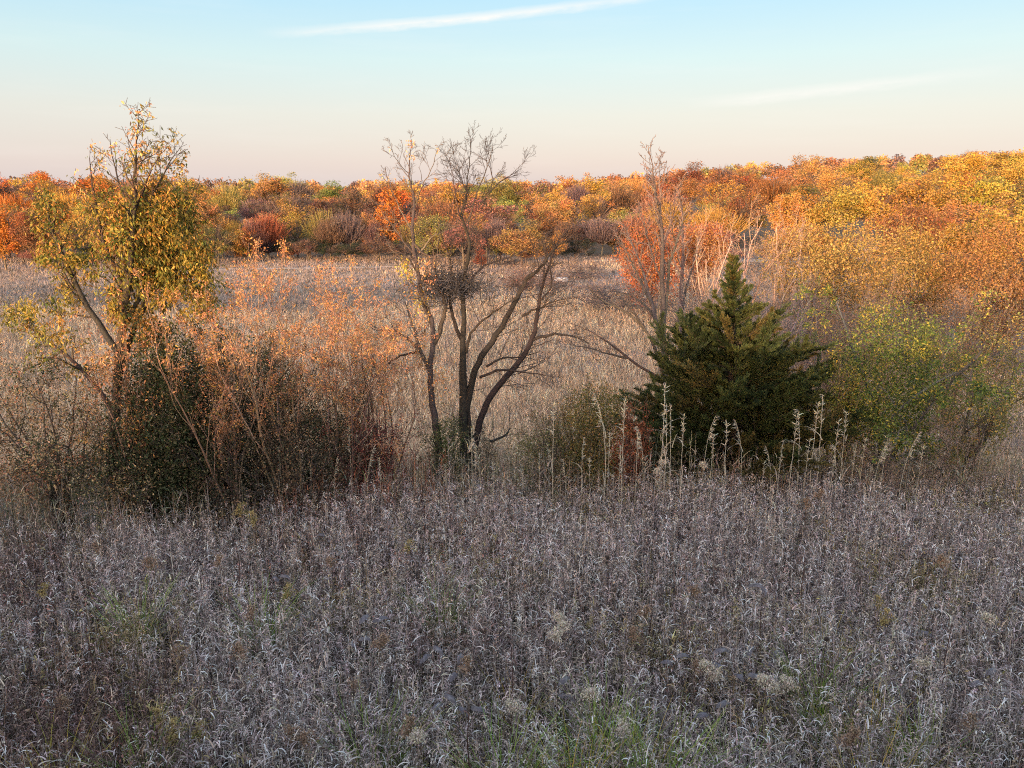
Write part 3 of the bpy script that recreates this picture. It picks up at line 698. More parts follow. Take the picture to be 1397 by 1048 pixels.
shrub('evergreen_shrub', 'dense dark green shrub under the olive-leaved tree', 'shrub', 240, 13.2, 424, 165, (0.05, 0.04, 0.03), DKGREEN, 9000, 0.055, stems=9, cluster=4, spread=0.9, jit=0.06, body=26000, blo=0.0)
shrub('evergreen_shrub', 'dark green shrub behind the orange saplings, right of the denser dark shrub', 'shrub', 348, 14.4, 438, 175, (0.05, 0.04, 0.03), DKGREEN + [(0.13, 0.1, 0.06)], 8000, 0.045, stems=8, cluster=4, jit=0.07, body=20000, blo=0.0)
shrub('peach_leaved_shrub', 'shrub with hanging pale orange leaves at the foot of the olive-leaved tree', 'shrub', 182, 12.9, 392, 125, TWIGO, PEACH, 2200, 0.06, stems=6, cluster=4, droop=0.9, asp=0.4, rs=0.7, body=1500, blo=0.45, thin=TWIGO)
shrub('evergreen_shrub', 'low dark shrub at the bottom left corner of the thicket', 'shrub', 195, 13.0, 520, 180, (0.06, 0.045, 0.04), DKGREEN + TAN[:1], 5000, 0.045, stems=9, cluster=4, body=14000, blo=0.0)
shrub('tan_leaved_shrub', 'low brownish shrub left of the leafy tree, outside its shade', 'shrub', 60, 13.4, 470, 200, (0.08, 0.06, 0.05), DKGREEN + PEACH[:2] + TAN, 6000, 0.05, stems=9, cluster=4, body=8000, blo=0.0)
PO = dict(lev=3, kids=(6, 5, 3), seg=0.16, wob=0.12, up=0.05, ang=(18, 50), thr=0.012, rs=0.62, first=0.3, clustered=True)
shrub('orange_sapling', 'orange twiggy sapling with the tallest shoots, standing before the dark green shrubs', 'sapling', 385, 13.3, 328, 190, TWIGO, PEACH, 7500, 0.04, stems=7, cluster=3, thin=(0.30, 0.18, 0.12), body=1600, blo=0.2, **PO)
shrub('orange_sapling', 'orange twiggy sapling left of the tallest orange one, over the dark shrub', 'sapling', 312, 12.9, 375, 140, TWIGO, PEACH, 4200, 0.042, stems=6, cluster=3, thin=(0.28, 0.17, 0.12), body=900, blo=0.2, **PO)
shrub('orange_sapling', 'orange twiggy sapling leaning right towards the slim tree', 'sapling', 458, 13.9, 352, 160, (0.12, 0.08, 0.065), PEACH, 6500, 0.042, stems=7, cluster=3, lean=0.13, thin=(0.30, 0.19, 0.13), body=1500, blo=0.2, **PO)
shrub('orange_sapling', 'thin orange shrub directly left of the slim dark tree', 'sapling', 520, 15.0, 388, 140, (0.14, 0.09, 0.07), PEACH, 6500, 0.042, stems=8, cluster=3, thin=(0.28, 0.18, 0.13), body=1600, blo=0.3, **PO)
shrub('bronze_shrub', 'low bronze and brown leaved shrub at the foot of the orange saplings', 'shrub', 400, 13.6, 520, 190, (0.04, 0.03, 0.027), [(0.16, 0.09, 0.06), (0.28, 0.19, 0.12), (0.03, 0.04, 0.02), (0.03, 0.04, 0.02), (0.05, 0.045, 0.03)], 3600, 0.04, stems=10, cluster=3, body=12000, blo=0.0)
shrub('bronze_shrub', 'low brown and dark leaved shrub under the leftmost orange sapling', 'shrub', 290, 13.0, 550, 130, (0.04, 0.03, 0.027), [(0.16, 0.10, 0.07), (0.24, 0.17, 0.11), (0.04, 0.05, 0.025), (0.04, 0.05, 0.025)], 2600, 0.04, stems=9, cluster=3, body=9000, blo=0.0)
shrub('dark_red_shrub', 'low shrub with dark red leaves left of the slim tree', 'shrub', 505, 14.2, 548, 125, (0.06, 0.03, 0.03), [(0.16, 0.03, 0.03), (0.10, 0.025, 0.03), (0.2, 0.06, 0.05), (0.06, 0.06, 0.03)], 2400, 0.04, stems=9, cluster=3, body=6500, blo=0.0)
shrub('green_undergrowth', 'small green shrub hugging the foot of the slim tree', 'shrub', 602, 14.9, 540, 66, (0.07, 0.06, 0.045), [(0.05, 0.07, 0.025), (0.08, 0.10, 0.04), (0.14, 0.13, 0.07)], 1600, 0.04, stems=8, cluster=3, body=5000, blo=0.0)
shrub('green_undergrowth', 'small green shrub between the slim and the forked trunk', 'shrub', 655, 16.0, 575, 70, (0.07, 0.06, 0.045), [(0.08, 0.08, 0.035), (0.12, 0.09, 0.06), (0.2, 0.14, 0.09)], 1400, 0.04, stems=8, cluster=3, body=1700, blo=0.0)
shrub('green_undergrowth', 'small green brown shrub right of the forked trunk', 'shrub', 745, 14.8, 552, 115, (0.09, 0.07, 0.055), [(0.08, 0.09, 0.035), (0.13, 0.13, 0.06), (0.2, 0.14, 0.08)], 2200, 0.038, stems=8, cluster=3, body=7500, blo=0.0)
shrub('green_undergrowth', 'small dark green shrub between the orange saplings and the dark red shrub', 'shrub', 450, 14.3, 505, 120, (0.07, 0.06, 0.045), DKGREEN + [(0.09, 0.1, 0.05)], 2200, 0.04, stems=7, cluster=3, body=9000, blo=0.0)
shrub('olive_shrub', 'olive green shrub with yellow tips just left of the cedar', 'shrub', 812, 14.9, 504, 125, (0.08, 0.06, 0.045), [(0.09, 0.10, 0.03), (0.15, 0.125, 0.035), (0.06, 0.07, 0.025), (0.27, 0.15, 0.05)], 3600, 0.04, stems=9, cluster=4, body=19000, blo=0.0)
shrub('rust_red_shrub', 'small rust red shrub squeezed between olive shrub and cedar', 'shrub', 862, 14.5, 545, 52, (0.10, 0.05, 0.04), [(0.24, 0.06, 0.03), (0.3, 0.12, 0.05), (0.17, 0.05, 0.03)], 1200, 0.04, stems=6, cluster=3, body=4500, blo=0.0)
shrub('weed_thicket', 'upright brown weeds with small dark heads behind the forked tree', 'shrub', 765, 17.0, 498, 110, (0.13, 0.09, 0.08), [(0.07, 0.05, 0.045), (0.14, 0.09, 0.07)], 900, 0.03, stems=16, spread=0.8, thin=(0.17, 0.12, 0.1), cluster=3, rs=0.5)
shrub('green_leaved_tree', 'small tree with green and yellow leaves and grey trunk at the right edge', 'tree', 1205, 15.4, 392, 165, (0.075, 0.08, 0.08), [(0.085, 0.125, 0.028), (0.05, 0.085, 0.02), (0.13, 0.15, 0.035), (0.30, 0.24, 0.045), (0.06, 0.10, 0.022)], 8000, 0.055, stems=3, cluster=4, lev=3, up=0.03, r0=0.05, spread=0.8, body=17000, blo=0.22, thin=(0.08, 0.07, 0.06))
shrub('yellow_leaved_shrub', 'low shrub with bright yellow green leaves between cedar and right edge tree', 'shrub', 1152, 15.2, 474, 80, (0.10, 0.08, 0.05), [(0.30, 0.27, 0.035), (0.15, 0.16, 0.035), (0.42, 0.3, 0.05), (0.08, 0.11, 0.03)], 2000, 0.045, stems=7, cluster=4, body=3600, blo=0.1)
shrub('green_leaved_tree', 'green leafy tree beyond the right edge tree at the far right', 'tree', 1330, 15.8, 410, 160, (0.12, 0.11, 0.1), [(0.10, 0.12, 0.035), (0.18, 0.16, 0.05), (0.3, 0.2, 0.06)], 5000, 0.05, stems=4, cluster=4, r0=0.05, body=7000, blo=0.15, thin=(0.08, 0.07, 0.06))
shrub('brown_weed_clump', 'brown weedy shrub between the meadow and the right edge tree', 'shrub', 1170, 14.8, 570, 120, (0.14, 0.1, 0.085), [(0.24, 0.17, 0.13), (0.16, 0.11, 0.08)], 2400, 0.03, stems=14, spread=0.9, thin=(0.19, 0.14, 0.12), rs=0.5)
shrub('brown_weed_clump', 'brown weedy shrub at the far right end of the thicket', 'shrub', 1300, 14.9, 560, 160, (0.14, 0.1, 0.085), [(0.24, 0.17, 0.13), (0.16, 0.11, 0.08), (0.09, 0.09, 0.04)], 4200, 0.035, stems=14, spread=0.9, thin=(0.19, 0.14, 0.12), rs=0.5)
shrub('green_undergrowth', 'dark green undergrowth filling the gap at the cedar foot, left side', 'shrub', 905, 14.9, 590, 90, (0.07, 0.06, 0.045), DKGREEN + [(0.1, 0.09, 0.05)], 1600, 0.04, stems=8, cluster=3, body=6500, blo=0.0)

# --- brush and trees of the middle distance, right side
GT = dict(lev=3, seg=0.5, wob=0.13, up=0.07, thr=0.04, cluster=3)
GREYTW = (0.27, 0.21, 0.20); PINKTW = (0.40, 0.27, 0.20)
mids = [
 ('tan_leaved_tree', 'large round tree with sparse tan gold leaves above the cedar\'s right shoulder', 'tree', 1130, 52, 290, 175, (0.16, 0.11, 0.09), [(0.46, 0.29, 0.09), (0.40, 0.24, 0.075), (0.28, 0.17, 0.09), (0.5, 0.35, 0.09)], 9000, 0.16, 5, (6, 6, 4)),
 ('tan_leaved_tree', 'sparse tan gold tree at right, overlapping the larger round one', 'tree', 1225, 56, 302, 130, (0.16, 0.11, 0.09), [(0.44, 0.29, 0.08), (0.36, 0.22, 0.07), (0.48, 0.3, 0.07)], 6000, 0.16, 5, (6, 6, 4)),
 ('tan_leaved_tree', 'orange tan tree beyond the far right end of the thicket', 'tree', 1330, 50, 290, 160, (0.16, 0.11, 0.09), [(0.46, 0.24, 0.08), (0.38, 0.2, 0.07), (0.3, 0.14, 0.06)], 7000, 0.16, 5, (6, 6, 4)),
 ('twiggy_brush', 'grey lilac twiggy brush left of the cedar\'s thin top', 'shrub', 968, 36, 352, 90, GREYTW, [(0.3, 0.2, 0.15)], 500, 0.07, 10, (6, 6, 4)),
 ('twiggy_brush', 'grey lilac twiggy brush right of the cedar\'s thin top', 'shrub', 1050, 40, 366, 95, GREYTW, [(0.3, 0.2, 0.15)], 500, 0.08, 10, (6, 6, 4)),
 ('twiggy_brush', 'brown twiggy brush above the yellow leaved shrub', 'shrub', 1120, 33, 398, 90, (0.22, 0.15, 0.12), [(0.36, 0.22, 0.13), (0.28, 0.17, 0.1)], 1800, 0.07, 9, (6, 6, 4)),
 ('twiggy_brush', 'brown twiggy brush above the right edge tree', 'shrub', 1195, 31, 372, 110, (0.24, 0.16, 0.12), [(0.4, 0.23, 0.12), (0.33, 0.2, 0.1)], 2300, 0.07, 9, (6, 6, 4)),
 ('twiggy_brush', 'tan twiggy brush at the far right beyond the edge tree', 'shrub', 1290, 33, 370, 120, (0.24, 0.16, 0.12), [(0.4, 0.23, 0.12), (0.33, 0.2, 0.1)], 2300, 0.07, 9, (6, 6, 4)),
 ('pale_bare_tree', 'pale barked bare tree rising left of the cedar\'s thin top', 'tree', 955, 70, 285, 80, PINKTW, [(0.45, 0.25, 0.12)], 500, 0.14, 4, (6, 6, 4)),
 ('pale_bare_tree', 'pale barked bare tree directly behind the cedar\'s thin top', 'tree', 1010, 76, 265, 90, PINKTW, [(0.45, 0.25, 0.12)], 700, 0.14, 4, (6, 6, 4)),
 ('pale_bare_tree', 'pale barked bare tree right of the cedar\'s thin top', 'tree', 1062, 80, 282, 70, PINKTW, [(0.45, 0.25, 0.12)], 500, 0.14, 4, (6, 6, 4)),
 ('red_leaved_tree', 'sparse red orange tree behind the tall grey bare tree', 'tree', 880, 72, 300, 85, (0.2, 0.12, 0.1), [(0.44, 0.13, 0.05), (0.38, 0.10, 0.05), (0.5, 0.2, 0.06)], 3800, 0.2, 5, (6, 6, 4)),
 ('red_leaved_tree', 'sparse red orange tree right of the tall grey bare tree', 'tree', 945, 82, 298, 75, (0.2, 0.12, 0.1), [(0.46, 0.16, 0.05), (0.55, 0.27, 0.05), (0.38, 0.12, 0.06)], 3200, 0.2, 5, (6, 6, 4)),
 ('twiggy_brush', 'purple grey brush between the cedar top and the round tan tree', 'shrub', 1090, 47, 372, 80, (0.17, 0.13, 0.135), [(0.3, 0.2, 0.15)], 900, 0.08, 10, (6, 6, 4)),
 ('twiggy_brush', 'grey brush filling under the large round tan tree', 'shrub', 1160, 42, 392, 110, (0.19, 0.15, 0.14), [(0.3, 0.2, 0.13)], 1200, 0.08, 12, (6, 6, 4)),
 ('twiggy_brush', 'dark grey brush behind the right side of the far right trees', 'shrub', 1250, 42, 385, 120, (0.17, 0.13, 0.12), [(0.3, 0.18, 0.1)], 1400, 0.08, 12, (6, 6, 4)),
 ('low_bare_shrub', 'low purple grey leafless shrub in the valley left of the tall bare tree', 'shrub', 830, 80, 378, 100, (0.15, 0.12, 0.13), [(0.2, 0.12, 0.1)], 500, 0.1, 18, (6, 5, 4)),
 ('low_bare_shrub', 'low red brown leafless shrub under the tan orange round tree', 'shrub', 720, 100, 364, 95, (0.17, 0.12, 0.11), [(0.26, 0.1, 0.07)], 900, 0.12, 18, (6, 5, 4)),
 ('low_bare_shrub', 'low grey leafless shrub by the pale stone slabs', 'shrub', 790, 112, 352, 60, (0.15, 0.12, 0.12), [(0.2, 0.12, 0.1)], 400, 0.12, 14, (6, 5, 4)),
 ('low_bare_shrub', 'low grey brush directly right of the tall bare tree\'s foot', 'shrub', 935, 55, 388, 80, (0.16, 0.13, 0.125), [(0.2, 0.16, 0.1)], 600, 0.09, 16, (6, 5, 4)),
 ('thin_sapling', 'thin leafless sapling standing alone right of the cedar top', 'sapling', 1053, 30, 338, 34, (0.2, 0.13, 0.11), [(0.3, 0.2, 0.15)], 60, 0.06, 1, (9, 5, 3)),
]
for (nm, lb, ct, px, Y, top, wp, bk, lc, nl, ls, st, kd) in mids:
    bd = int(nl * (1.7 if nl > 1500 else 0.6)); wp = wp * 1.1; lc = [tuple(v * 0.72 for v in c) for c in lc]
    shrub(nm, lb, ct, px, Y, top, wp, bk, lc, nl, ls, stems=st, kids=kd, jit=0.12 * Y / 50, thin=tuple(v * 0.8 for v in bk), body=bd, blo=0.3, rs=1.3 if 'bare' in nm else 0.9, **GT)

# pale slabs on the valley floor
def slab(px, py, wpx, label):
    a = math.radians(14) + math.atan((py - 524) / F); Y = (EYE - 0.4) / math.tan(a); c = P(px, py, Y); z = float(gh(c[0], Y))
    mb = MB(); W = wpx / F * Y / 2; n = 12; ang = np.arange(n) * 2 * math.pi / n
    rr = rng.uniform(0.8, 1.15, n); rings = []
    for s_, h in ((1.05, -0.1), (1.0, 0.42), (0.93, 0.55), (0.5, 0.6), (0.02, 0.6)):
        rings.append(np.stack([np.cos(ang) * rr * W * s_, np.sin(ang) * rr * W * 0.5 * s_, np.full(n, h) + rng.normal(0, 0.02, n)], 1))
    v = np.concatenate(rings); q = []
    for k in range(4):
        for j in range(n): q.append((k * n + j, k * n + (j + 1) % n, (k + 1) * n + (j + 1) % n, (k + 1) * n + j))
    mb.add(v, q, (0.42, 0.40, 0.40))
    o = mb.build('stone_slab', M_STONE); o.location = (float(c[0]), float(Y), z); tag(o, label, 'stone', 'pale stone slabs in the valley')
slab(733, 374, 9, 'smaller pale stone slab in the valley, left of the longer one')
slab(764, 378, 20, 'long pale stone slab in the valley grass below the yellow orange tree')

# ------------------------------------------------------------------ the wood: shared crown and trunk meshes, each tree its own thing
def lump_crown(seed, K, rx, rz, zc, lump, nleaf, leaf, squash=0.85, egg=0.0, open_=0.0):
    """uneven crown: lumps of leaves of many sizes on lopsided limbs, with gaps between them"""
    global rng
    rng = np.random.default_rng(seed); mb = MB()
    d = rdir(K * 3); d = d[d[:, 2] > -0.6][:K]; K = len(d); ph = rng.uniform(0, 6.28, 4)
    a = np.arctan2(d[:, 1], d[:, 0]); lop = 1 + 0.26 * np.sin(2 * a + ph[0]) * np.cos(2.5 * d[:, 2] + ph[1]) + 0.16 * np.sin(5 * a + ph[2] + 4 * d[:, 2])
    cen = d * np.array((rx, rx, rz)) * (rng.uniform(0.3, 1.05, K) ** 0.6 * lop)[:, None]; cen[:, :2] *= (1 - egg * (cen[:, 2:3] / rz)); cen[:, 2] += zc
    cen[:, 2] = np.maximum(cen[:, 2], 0.14)
    for i in range(K):
        R = lump * rng.uniform(0.45, 1.0) * (1.6 if rng.random() < 0.2 else 1); n = int(nleaf * (R / lump) ** 2 * 1.3) + 12
        u = rdir(n); rr = R * rng.uniform(0.3, 1.15, (n, 1)) ** 0.6
        c = cen[i] + u * rr * np.array((1, 1, squash)) + rng.normal(0, R * 0.2, (n, 3))
        t = rng.uniform(0.6, 1.15) * np.array((1 + rng.normal(0, 0.05), 1 + rng.normal(0, 0.14), 1 + rng.normal(0, 0.12)))
        L = leaf * rng.uniform(0.6, 1.5, n); leaves(mb, c, unit(u * 0.7 + rdir(n)), L, L * 0.7, vary(np.ones(3) * 0.95 * t, n, 0.22, 0.07))
    m = 150; u = rdir(m); u[:, 2] = np.abs(u[:, 2]); c0 = np.array((0, 0, zc * 0.7)) + u * 0.1; dd = unit(u + np.array((0, 0, 0.5))); L = rng.uniform(0.25, 0.48, m); s_ = unit(np.cross(dd, rdir(m))) * 0.0032
    v = np.stack([c0 - s_, c0 + s_, c0 + dd * L[:, None] + s_ * 0.3, c0 + dd * L[:, None] - s_ * 0.3], 1)
    mb.add(v, np.arange(m * 4).reshape(-1, 4), np.concatenate([np.tile((0.16, 0.11, 0.09), (m * 4, 1)), np.zeros((m * 4, 1))], 1))
    return mb.mesh('crown')
def wispy_crown(seed, nt, nl, wd, tw=(0.8, 0.72, 0.7)):
    global rng
    rng = np.random.default_rng(seed); mb = MB()
    d = rdir(nt); d[:, 2] = np.abs(d[:, 2]) * 1.2 + 0.3; d = unit(d); c = np.array((0, 0, 0.28)) + d * rng.uniform(0.05, 0.42, (nt, 1)) * np.array((wd, wd, 1.15))
    dd = unit(d * 0.6 + np.array((0, 0, 0.7)) + rdir(nt) * 0.35); L = rng.uniform(0.09, 0.26, nt)
    s = unit(np.cross(dd, rdir(nt))); W = 0.0042
    v = np.stack([c - s * W, c + s * W, c + dd * L[:, None] + s * W * 0.4, c + dd * L[:, None] - s * W * 0.4], 1)
    mb.add(v, np.arange(nt * 4).reshape(-1, 4), np.repeat(vary(tw, nt, 0.2, 0.03), 4, 0))
    if nl:
        i = rng.integers(0, nt, nl); cc = c[i] + dd[i] * L[i][:, None] * rng.random((nl, 1)) + rng.normal(0, 0.012, (nl, 3))
        l = rng.uniform(0.008, 0.022, nl); leaves(mb, cc, rdir(nl), l, l * 0.8, vary(np.ones(3), nl, 0.2, 0.06))
    return mb.mesh('crown')
def forest_trunk(seed, high=0.62, limbs=7):
    rnd.seed(seed); mb = MB(); S = dict(seg=0.07, wob=0.09, up=0.05, rmin=0.0025, lev=2, kids=(3, 3), ang=(20, 45), rat=0.55, rmax=0.012)
    segs = []; grow(segs, [], np.zeros(3), np.array((0, 0, 1.0)), high, 0.02, 1, dict(S, wob=0.04))
    for i in range(limbs):
        p = np.array((0, 0, rnd.uniform(0.2, high * 0.9))); a = rnd.uniform(0, 6.28)
        grow(segs, [], p, np.array((math.cos(a), math.sin(a), rnd.uniform(0.7, 1.6))), rnd.uniform(0.25, 0.42), 0.010, 0, S)
    for p, r, l in segs: tube(mb, p, r, vary((0.9, 0.85, 0.8), 1, 0.1)[0], 4)
    return mb.mesh('trunk')
CROWNS = {
 'round': [lump_crown(k, 58 + 7 * (k % 4), 0.35 + 0.02 * (k % 3), 0.38, 0.54, 0.085 + 0.008 * (k % 3), 150, 0.022) for k in (1, 2, 3, 12, 15, 16)],
 'oval': [lump_crown(k, 50, 0.24, 0.42, 0.54, 0.08, 150, 0.021, egg=0.15 + 0.1 * (k % 3)) for k in (4, 5, 17)],
 'ragged': [lump_crown(k, 34 + 5 * (k % 3), 0.34, 0.37 + 0.02 * (k % 2), 0.57, 0.075, 120, 0.019) for k in (6, 7, 13, 18, 19)],
 'bare': [wispy_crown(8, 2300, 500, 1.0), wispy_crown(9, 2600, 300, 0.85), wispy_crown(20, 2000, 700, 0.95)],
 'feathery': [wispy_crown(10, 1300, 2600, 0.9), wispy_crown(11, 1500, 3400, 1.05), wispy_crown(24, 1800, 3000, 1.0)],
}
TRUNKS = [forest_trunk(21), forest_trunk(22), forest_trunk(23, 0.7, 9)]
for ms in CROWNS.values():
    for m in ms: m.materials.append(M_LEAF)
for m in TRUNKS: m.materials.append(M_TWIG)
rnd.seed(5); rng = np.random.default_rng(55)
HUES = {
 'bright orange': (0.56, 0.19, 0.04), 'red': (0.30, 0.095, 0.06), 'rust brown': (0.27, 0.115, 0.055), 'golden': (0.45, 0.26, 0.065), 'yellow': (0.50, 0.34, 0.075),
 'olive green': (0.20, 0.175, 0.055), 'yellow green': (0.34, 0.30, 0.085), 'tan orange': (0.43, 0.22, 0.09), 'pinkish brown': (0.31, 0.17, 0.12),
 'purple grey': (0.15, 0.11, 0.115), 'dark green': (0.035, 0.045, 0.02), 'dusky brown': (0.16, 0.095, 0.065)}
FORM = {'scrub': 'scrubby', 'round': 'round-crowned', 'oval': 'oval', 'ragged': 'ragged', 'bare': 'leafless', 'feathery': 'feathery', 'conical': 'conical'}
NAME = {'round': 'broad_tree', 'oval': 'oval_tree', 'ragged': 'ragged_tree', 'bare': 'leafless_tree', 'feathery': 'feathery_tree', 'conical': 'conifer'}
FOREST = []
def forest_tree(x, y, H, Wd, form, hue, sink=0.0):
    z = float(gh(x, y)) - 0.15
    t = empty(NAME[form], (x, y, z)); a = rnd.uniform(0, 6.28); t.rotation_euler = (0, 0, a); t['category'] = 'tree'; t['group'] = 'trees of the autumn wood'
    t.scale = (Wd, Wd, H)
    base = {'round': 0.86, 'oval': 0.58, 'ragged': 0.80, 'bare': 0.8, 'feathery': 0.85, 'conical': 0.66}[form]
    t.scale = (Wd / base, Wd / base, H / 0.98)
    m = rnd.choice(CROWNS[form]); c = bpy.data.objects.new('crown', m); COL.objects.link(c); c.parent = t
    k = rnd.uniform(0.78, 1.2); hc = HUES[hue]; c.color = tuple(min(0.9, v * k * rnd.uniform(0.88, 1.12)) for v in hc) + (1,)
    tr = bpy.data.objects.new('trunk', rnd.choice(TRUNKS)); COL.objects.link(tr); tr.parent = t
    tr.color = (0.24, 0.19, 0.165, 1) if form in ('bare', 'feathery') else (0.12, 0.09, 0.075, 1)
    FOREST.append([t, form, hue, x, y]); return t

TAKEN = []
def named(px, top, base, wpx, form, hue):
    """a tree the photo shows whole: distance from where its foot meets the valley floor"""
    Y = 200.0
    for _ in range(40):
        p = P(px, base, Y); a = math.radians(14) + math.atan((base - 524) / F)
        Y = 0.5 * Y + 0.5 * (EYE - float(gh(p[0], Y))) / max(math.tan(a), 0.02)
    p = P(px, top, Y); z = float(gh(p[0], Y))
    TAKEN.append((p[0], Y, wpx / F * Y / 2)); forest_tree(float(p[0]), float(Y), float(p[2] - z), float(wpx / F * Y), form, hue)
for a in [(535, 268, 353, 58, 'oval', 'bright orange'), (500, 288, 352, 52, 'round', 'tan orange'), (590, 288, 362, 58, 'round', 'yellow green'), (632, 290, 366, 74, 'ragged', 'pinkish brown'),
          (712, 303, 366, 80, 'round', 'tan orange'), (754, 316, 364, 46, 'ragged', 'golden'), (655, 338, 368, 22, 'oval', 'red'), (362, 284, 356, 56, 'feathery', 'red'),
          (402, 285, 352, 50, 'ragged', 'golden'), (438, 280, 353, 60, 'feathery', 'olive green'), (470, 282, 354, 52, 'bare', 'purple grey'), (420, 318, 355, 46, 'ragged', 'dark green'), (386, 322, 357, 40, 'ragged', 'dark green'),
          (318, 305, 362, 50, 'round', 'golden'), (336, 312, 361, 34, 'ragged', 'bright orange'), (292, 300, 364, 50, 'ragged', 'olive green'), (560, 300, 356, 44, 'ragged', 'olive green'), (682, 318, 362, 34, 'ragged', 'olive green'),
          (800, 296, 348, 60, 'bare', 'purple grey'), (838, 300, 348, 60, 'bare', 'purple grey'), (860, 296, 348, 44, 'ragged', 'dusky brown'), (772, 300, 350, 46, 'ragged', 'dusky brown'),  # dark hues here stand in for a shaded gap in the wood
          (1085, 262, 338, 74, 'round', 'golden'), (1135, 250, 336, 92, 'round', 'yellow'), (1192, 243, 334, 96, 'round', 'yellow'), (1262, 240, 334, 100, 'round', 'golden'), (1340, 236, 334, 100, 'round', 'yellow'),
          (790, 302, 349, 50, 'bare', 'purple grey'), (822, 290, 350, 60, 'bare', 'purple grey'), (848, 305, 350, 50, 'ragged', 'dusky brown'),  # more dark-hued trees painting the shaded gap
          (345, 292, 358, 40, 'bare', 'pinkish brown'), (448, 290, 355, 44, 'bare', 'dusky brown'), (512, 296, 354, 34, 'bare', 'purple grey'), (608, 300, 362, 40, 'bare', 'dusky brown'), (676, 290, 362, 44, 'bare', 'purple grey'), (870, 282, 350, 50, 'bare', 'pinkish brown'), (905, 286, 348, 50, 'ragged', 'tan orange'),
          (250, 298, 366, 54, 'ragged', 'golden'), (205, 294, 368, 60, 'round', 'olive green'), (150, 290, 368, 60, 'round', 'tan orange'), (95, 286, 368, 64, 'ragged', 'golden'), (40, 284, 370, 62, 'round', 'rust brown'), (-5, 282, 370, 60, 'round', 'bright orange')]:
    named(*a)

REG = [  # photo column -> hues seen there
 (0, 300, ['tan orange', 'golden', 'olive green', 'golden', 'bright orange', 'dusky brown', 'tan orange']),
 (300, 420, ['tan orange', 'bright orange', 'olive green', 'golden', 'golden', 'purple grey', 'yellow green', 'dusky brown']),
 (420, 560, ['dusky brown', 'golden', 'golden', 'pinkish brown', 'purple grey', 'tan orange', 'yellow green', 'yellow']),
 (560, 700, ['rust brown', 'olive green', 'tan orange', 'golden', 'pinkish brown', 'purple grey', 'yellow green', 'golden']),
 (700, 860, ['golden', 'rust brown', 'yellow green', 'tan orange', 'dusky brown', 'tan orange', 'golden']),
 (860, 1080, ['golden', 'tan orange', 'rust brown', 'yellow green', 'pinkish brown', 'bright orange', 'golden']),
 (1080, 1500, ['yellow', 'golden', 'golden', 'tan orange', 'olive green', 'yellow', 'rust brown'])]
def hue_for(px):
    for a, b, hs in REG:
        if a <= px < b: return rnd.choice(hs)
    return rnd.choice(REG[0][2] if px < 0 else REG[-1][2])
# scrub along the foot of the wood, hues darkened to paint its shade
_x = -100.0
while _x < 100:
    u = _x / 138.0
    if not (0.0 < u < 0.17) or rnd.random() < 0.3:
        yy = rnd.uniform(134, 142) - (46 * float(sm(u, 0.2, 0.42)) if u > 0.2 else 0); hh = rnd.choice(['dark green', 'dusky brown', 'purple grey', 'dusky brown', 'dark green', 'purple grey', 'pinkish brown'])
        t = forest_tree(_x, yy, rnd.uniform(3.0, 5.2), rnd.uniform(5, 8.5), 'feathery' if hh in ('pinkish brown', 'purple grey') else 'ragged', hh); t.name = 'scrub_bush'; t['category'] = 'bush'; FOREST[-1][1] = 'scrub'
    _x += rnd.uniform(3.2, 5.6)
rows = [(141, 9.5, 9.6), (153, 10.5, 10.4), (168, 11.5, 10.8), (184, 12, 11.4), (203, 13, 12), (226, 14, 12.6), (252, 15, 13), (285, 17, 13), (322, 20, 13.5), (368, 24, 13.5)]
for ri, (Y0, sp, Hm) in enumerate(rows):
    hw = 0.69 * Y0 + 6; x = -hw + rnd.uniform(0, sp)
    while x < hw:
        y = Y0 + rnd.uniform(-0.6, 0.6) * sp; u = x / y
        if u > 0.2: y -= 48 * float(sm(u, 0.2, 0.42)) * (1 if ri < 5 else 0.5)
        px = proj((x, y, 10))[0]
        H = Hm * (rnd.uniform(0.72, 1.16) if ri < 6 else rnd.uniform(0.66, 1.22)); Wd = min(sp * rnd.uniform(0.8, 1.6), H * 1.25)
        if u > 0.34 and ri < 4: Wd *= 1.1; H *= 1.1
        ok = all(math.hypot(x - a, y - b) > (c_ + Wd / 2) * 0.75 for a, b, c_ in TAKEN)
        if ri == 0 and 0.0 < u < 0.17: ok = False
        if ok:
            hue = hue_for(px)
            form = rnd.choices(['round', 'ragged', 'oval', 'feathery'], [4.5, 4, 1, 2.2])[0]
            if hue == 'bright orange' and form == 'round': form = 'oval' if rnd.random() < 0.5 else 'ragged'
            if hue == 'purple grey': form = 'bare'
            if hue in ('pinkish brown',) and rnd.random() < 0.6: form = 'feathery'
            if ri >= 5 and rnd.random() < 0.09: form, hue, H, Wd = 'bare', rnd.choice(['purple grey', 'dusky brown']), H * 1.15, Wd * 0.65
            if u > 0.34 and hue in ('yellow', 'golden') and ri < 5: form = 'round'
            if ri == 0 and rnd.random() < 0.2: form, hue = 'ragged', 'dark green'
            forest_tree(x, y, H, Wd, form, hue)
        x += sp * rnd.uniform(0.85, 1.2)

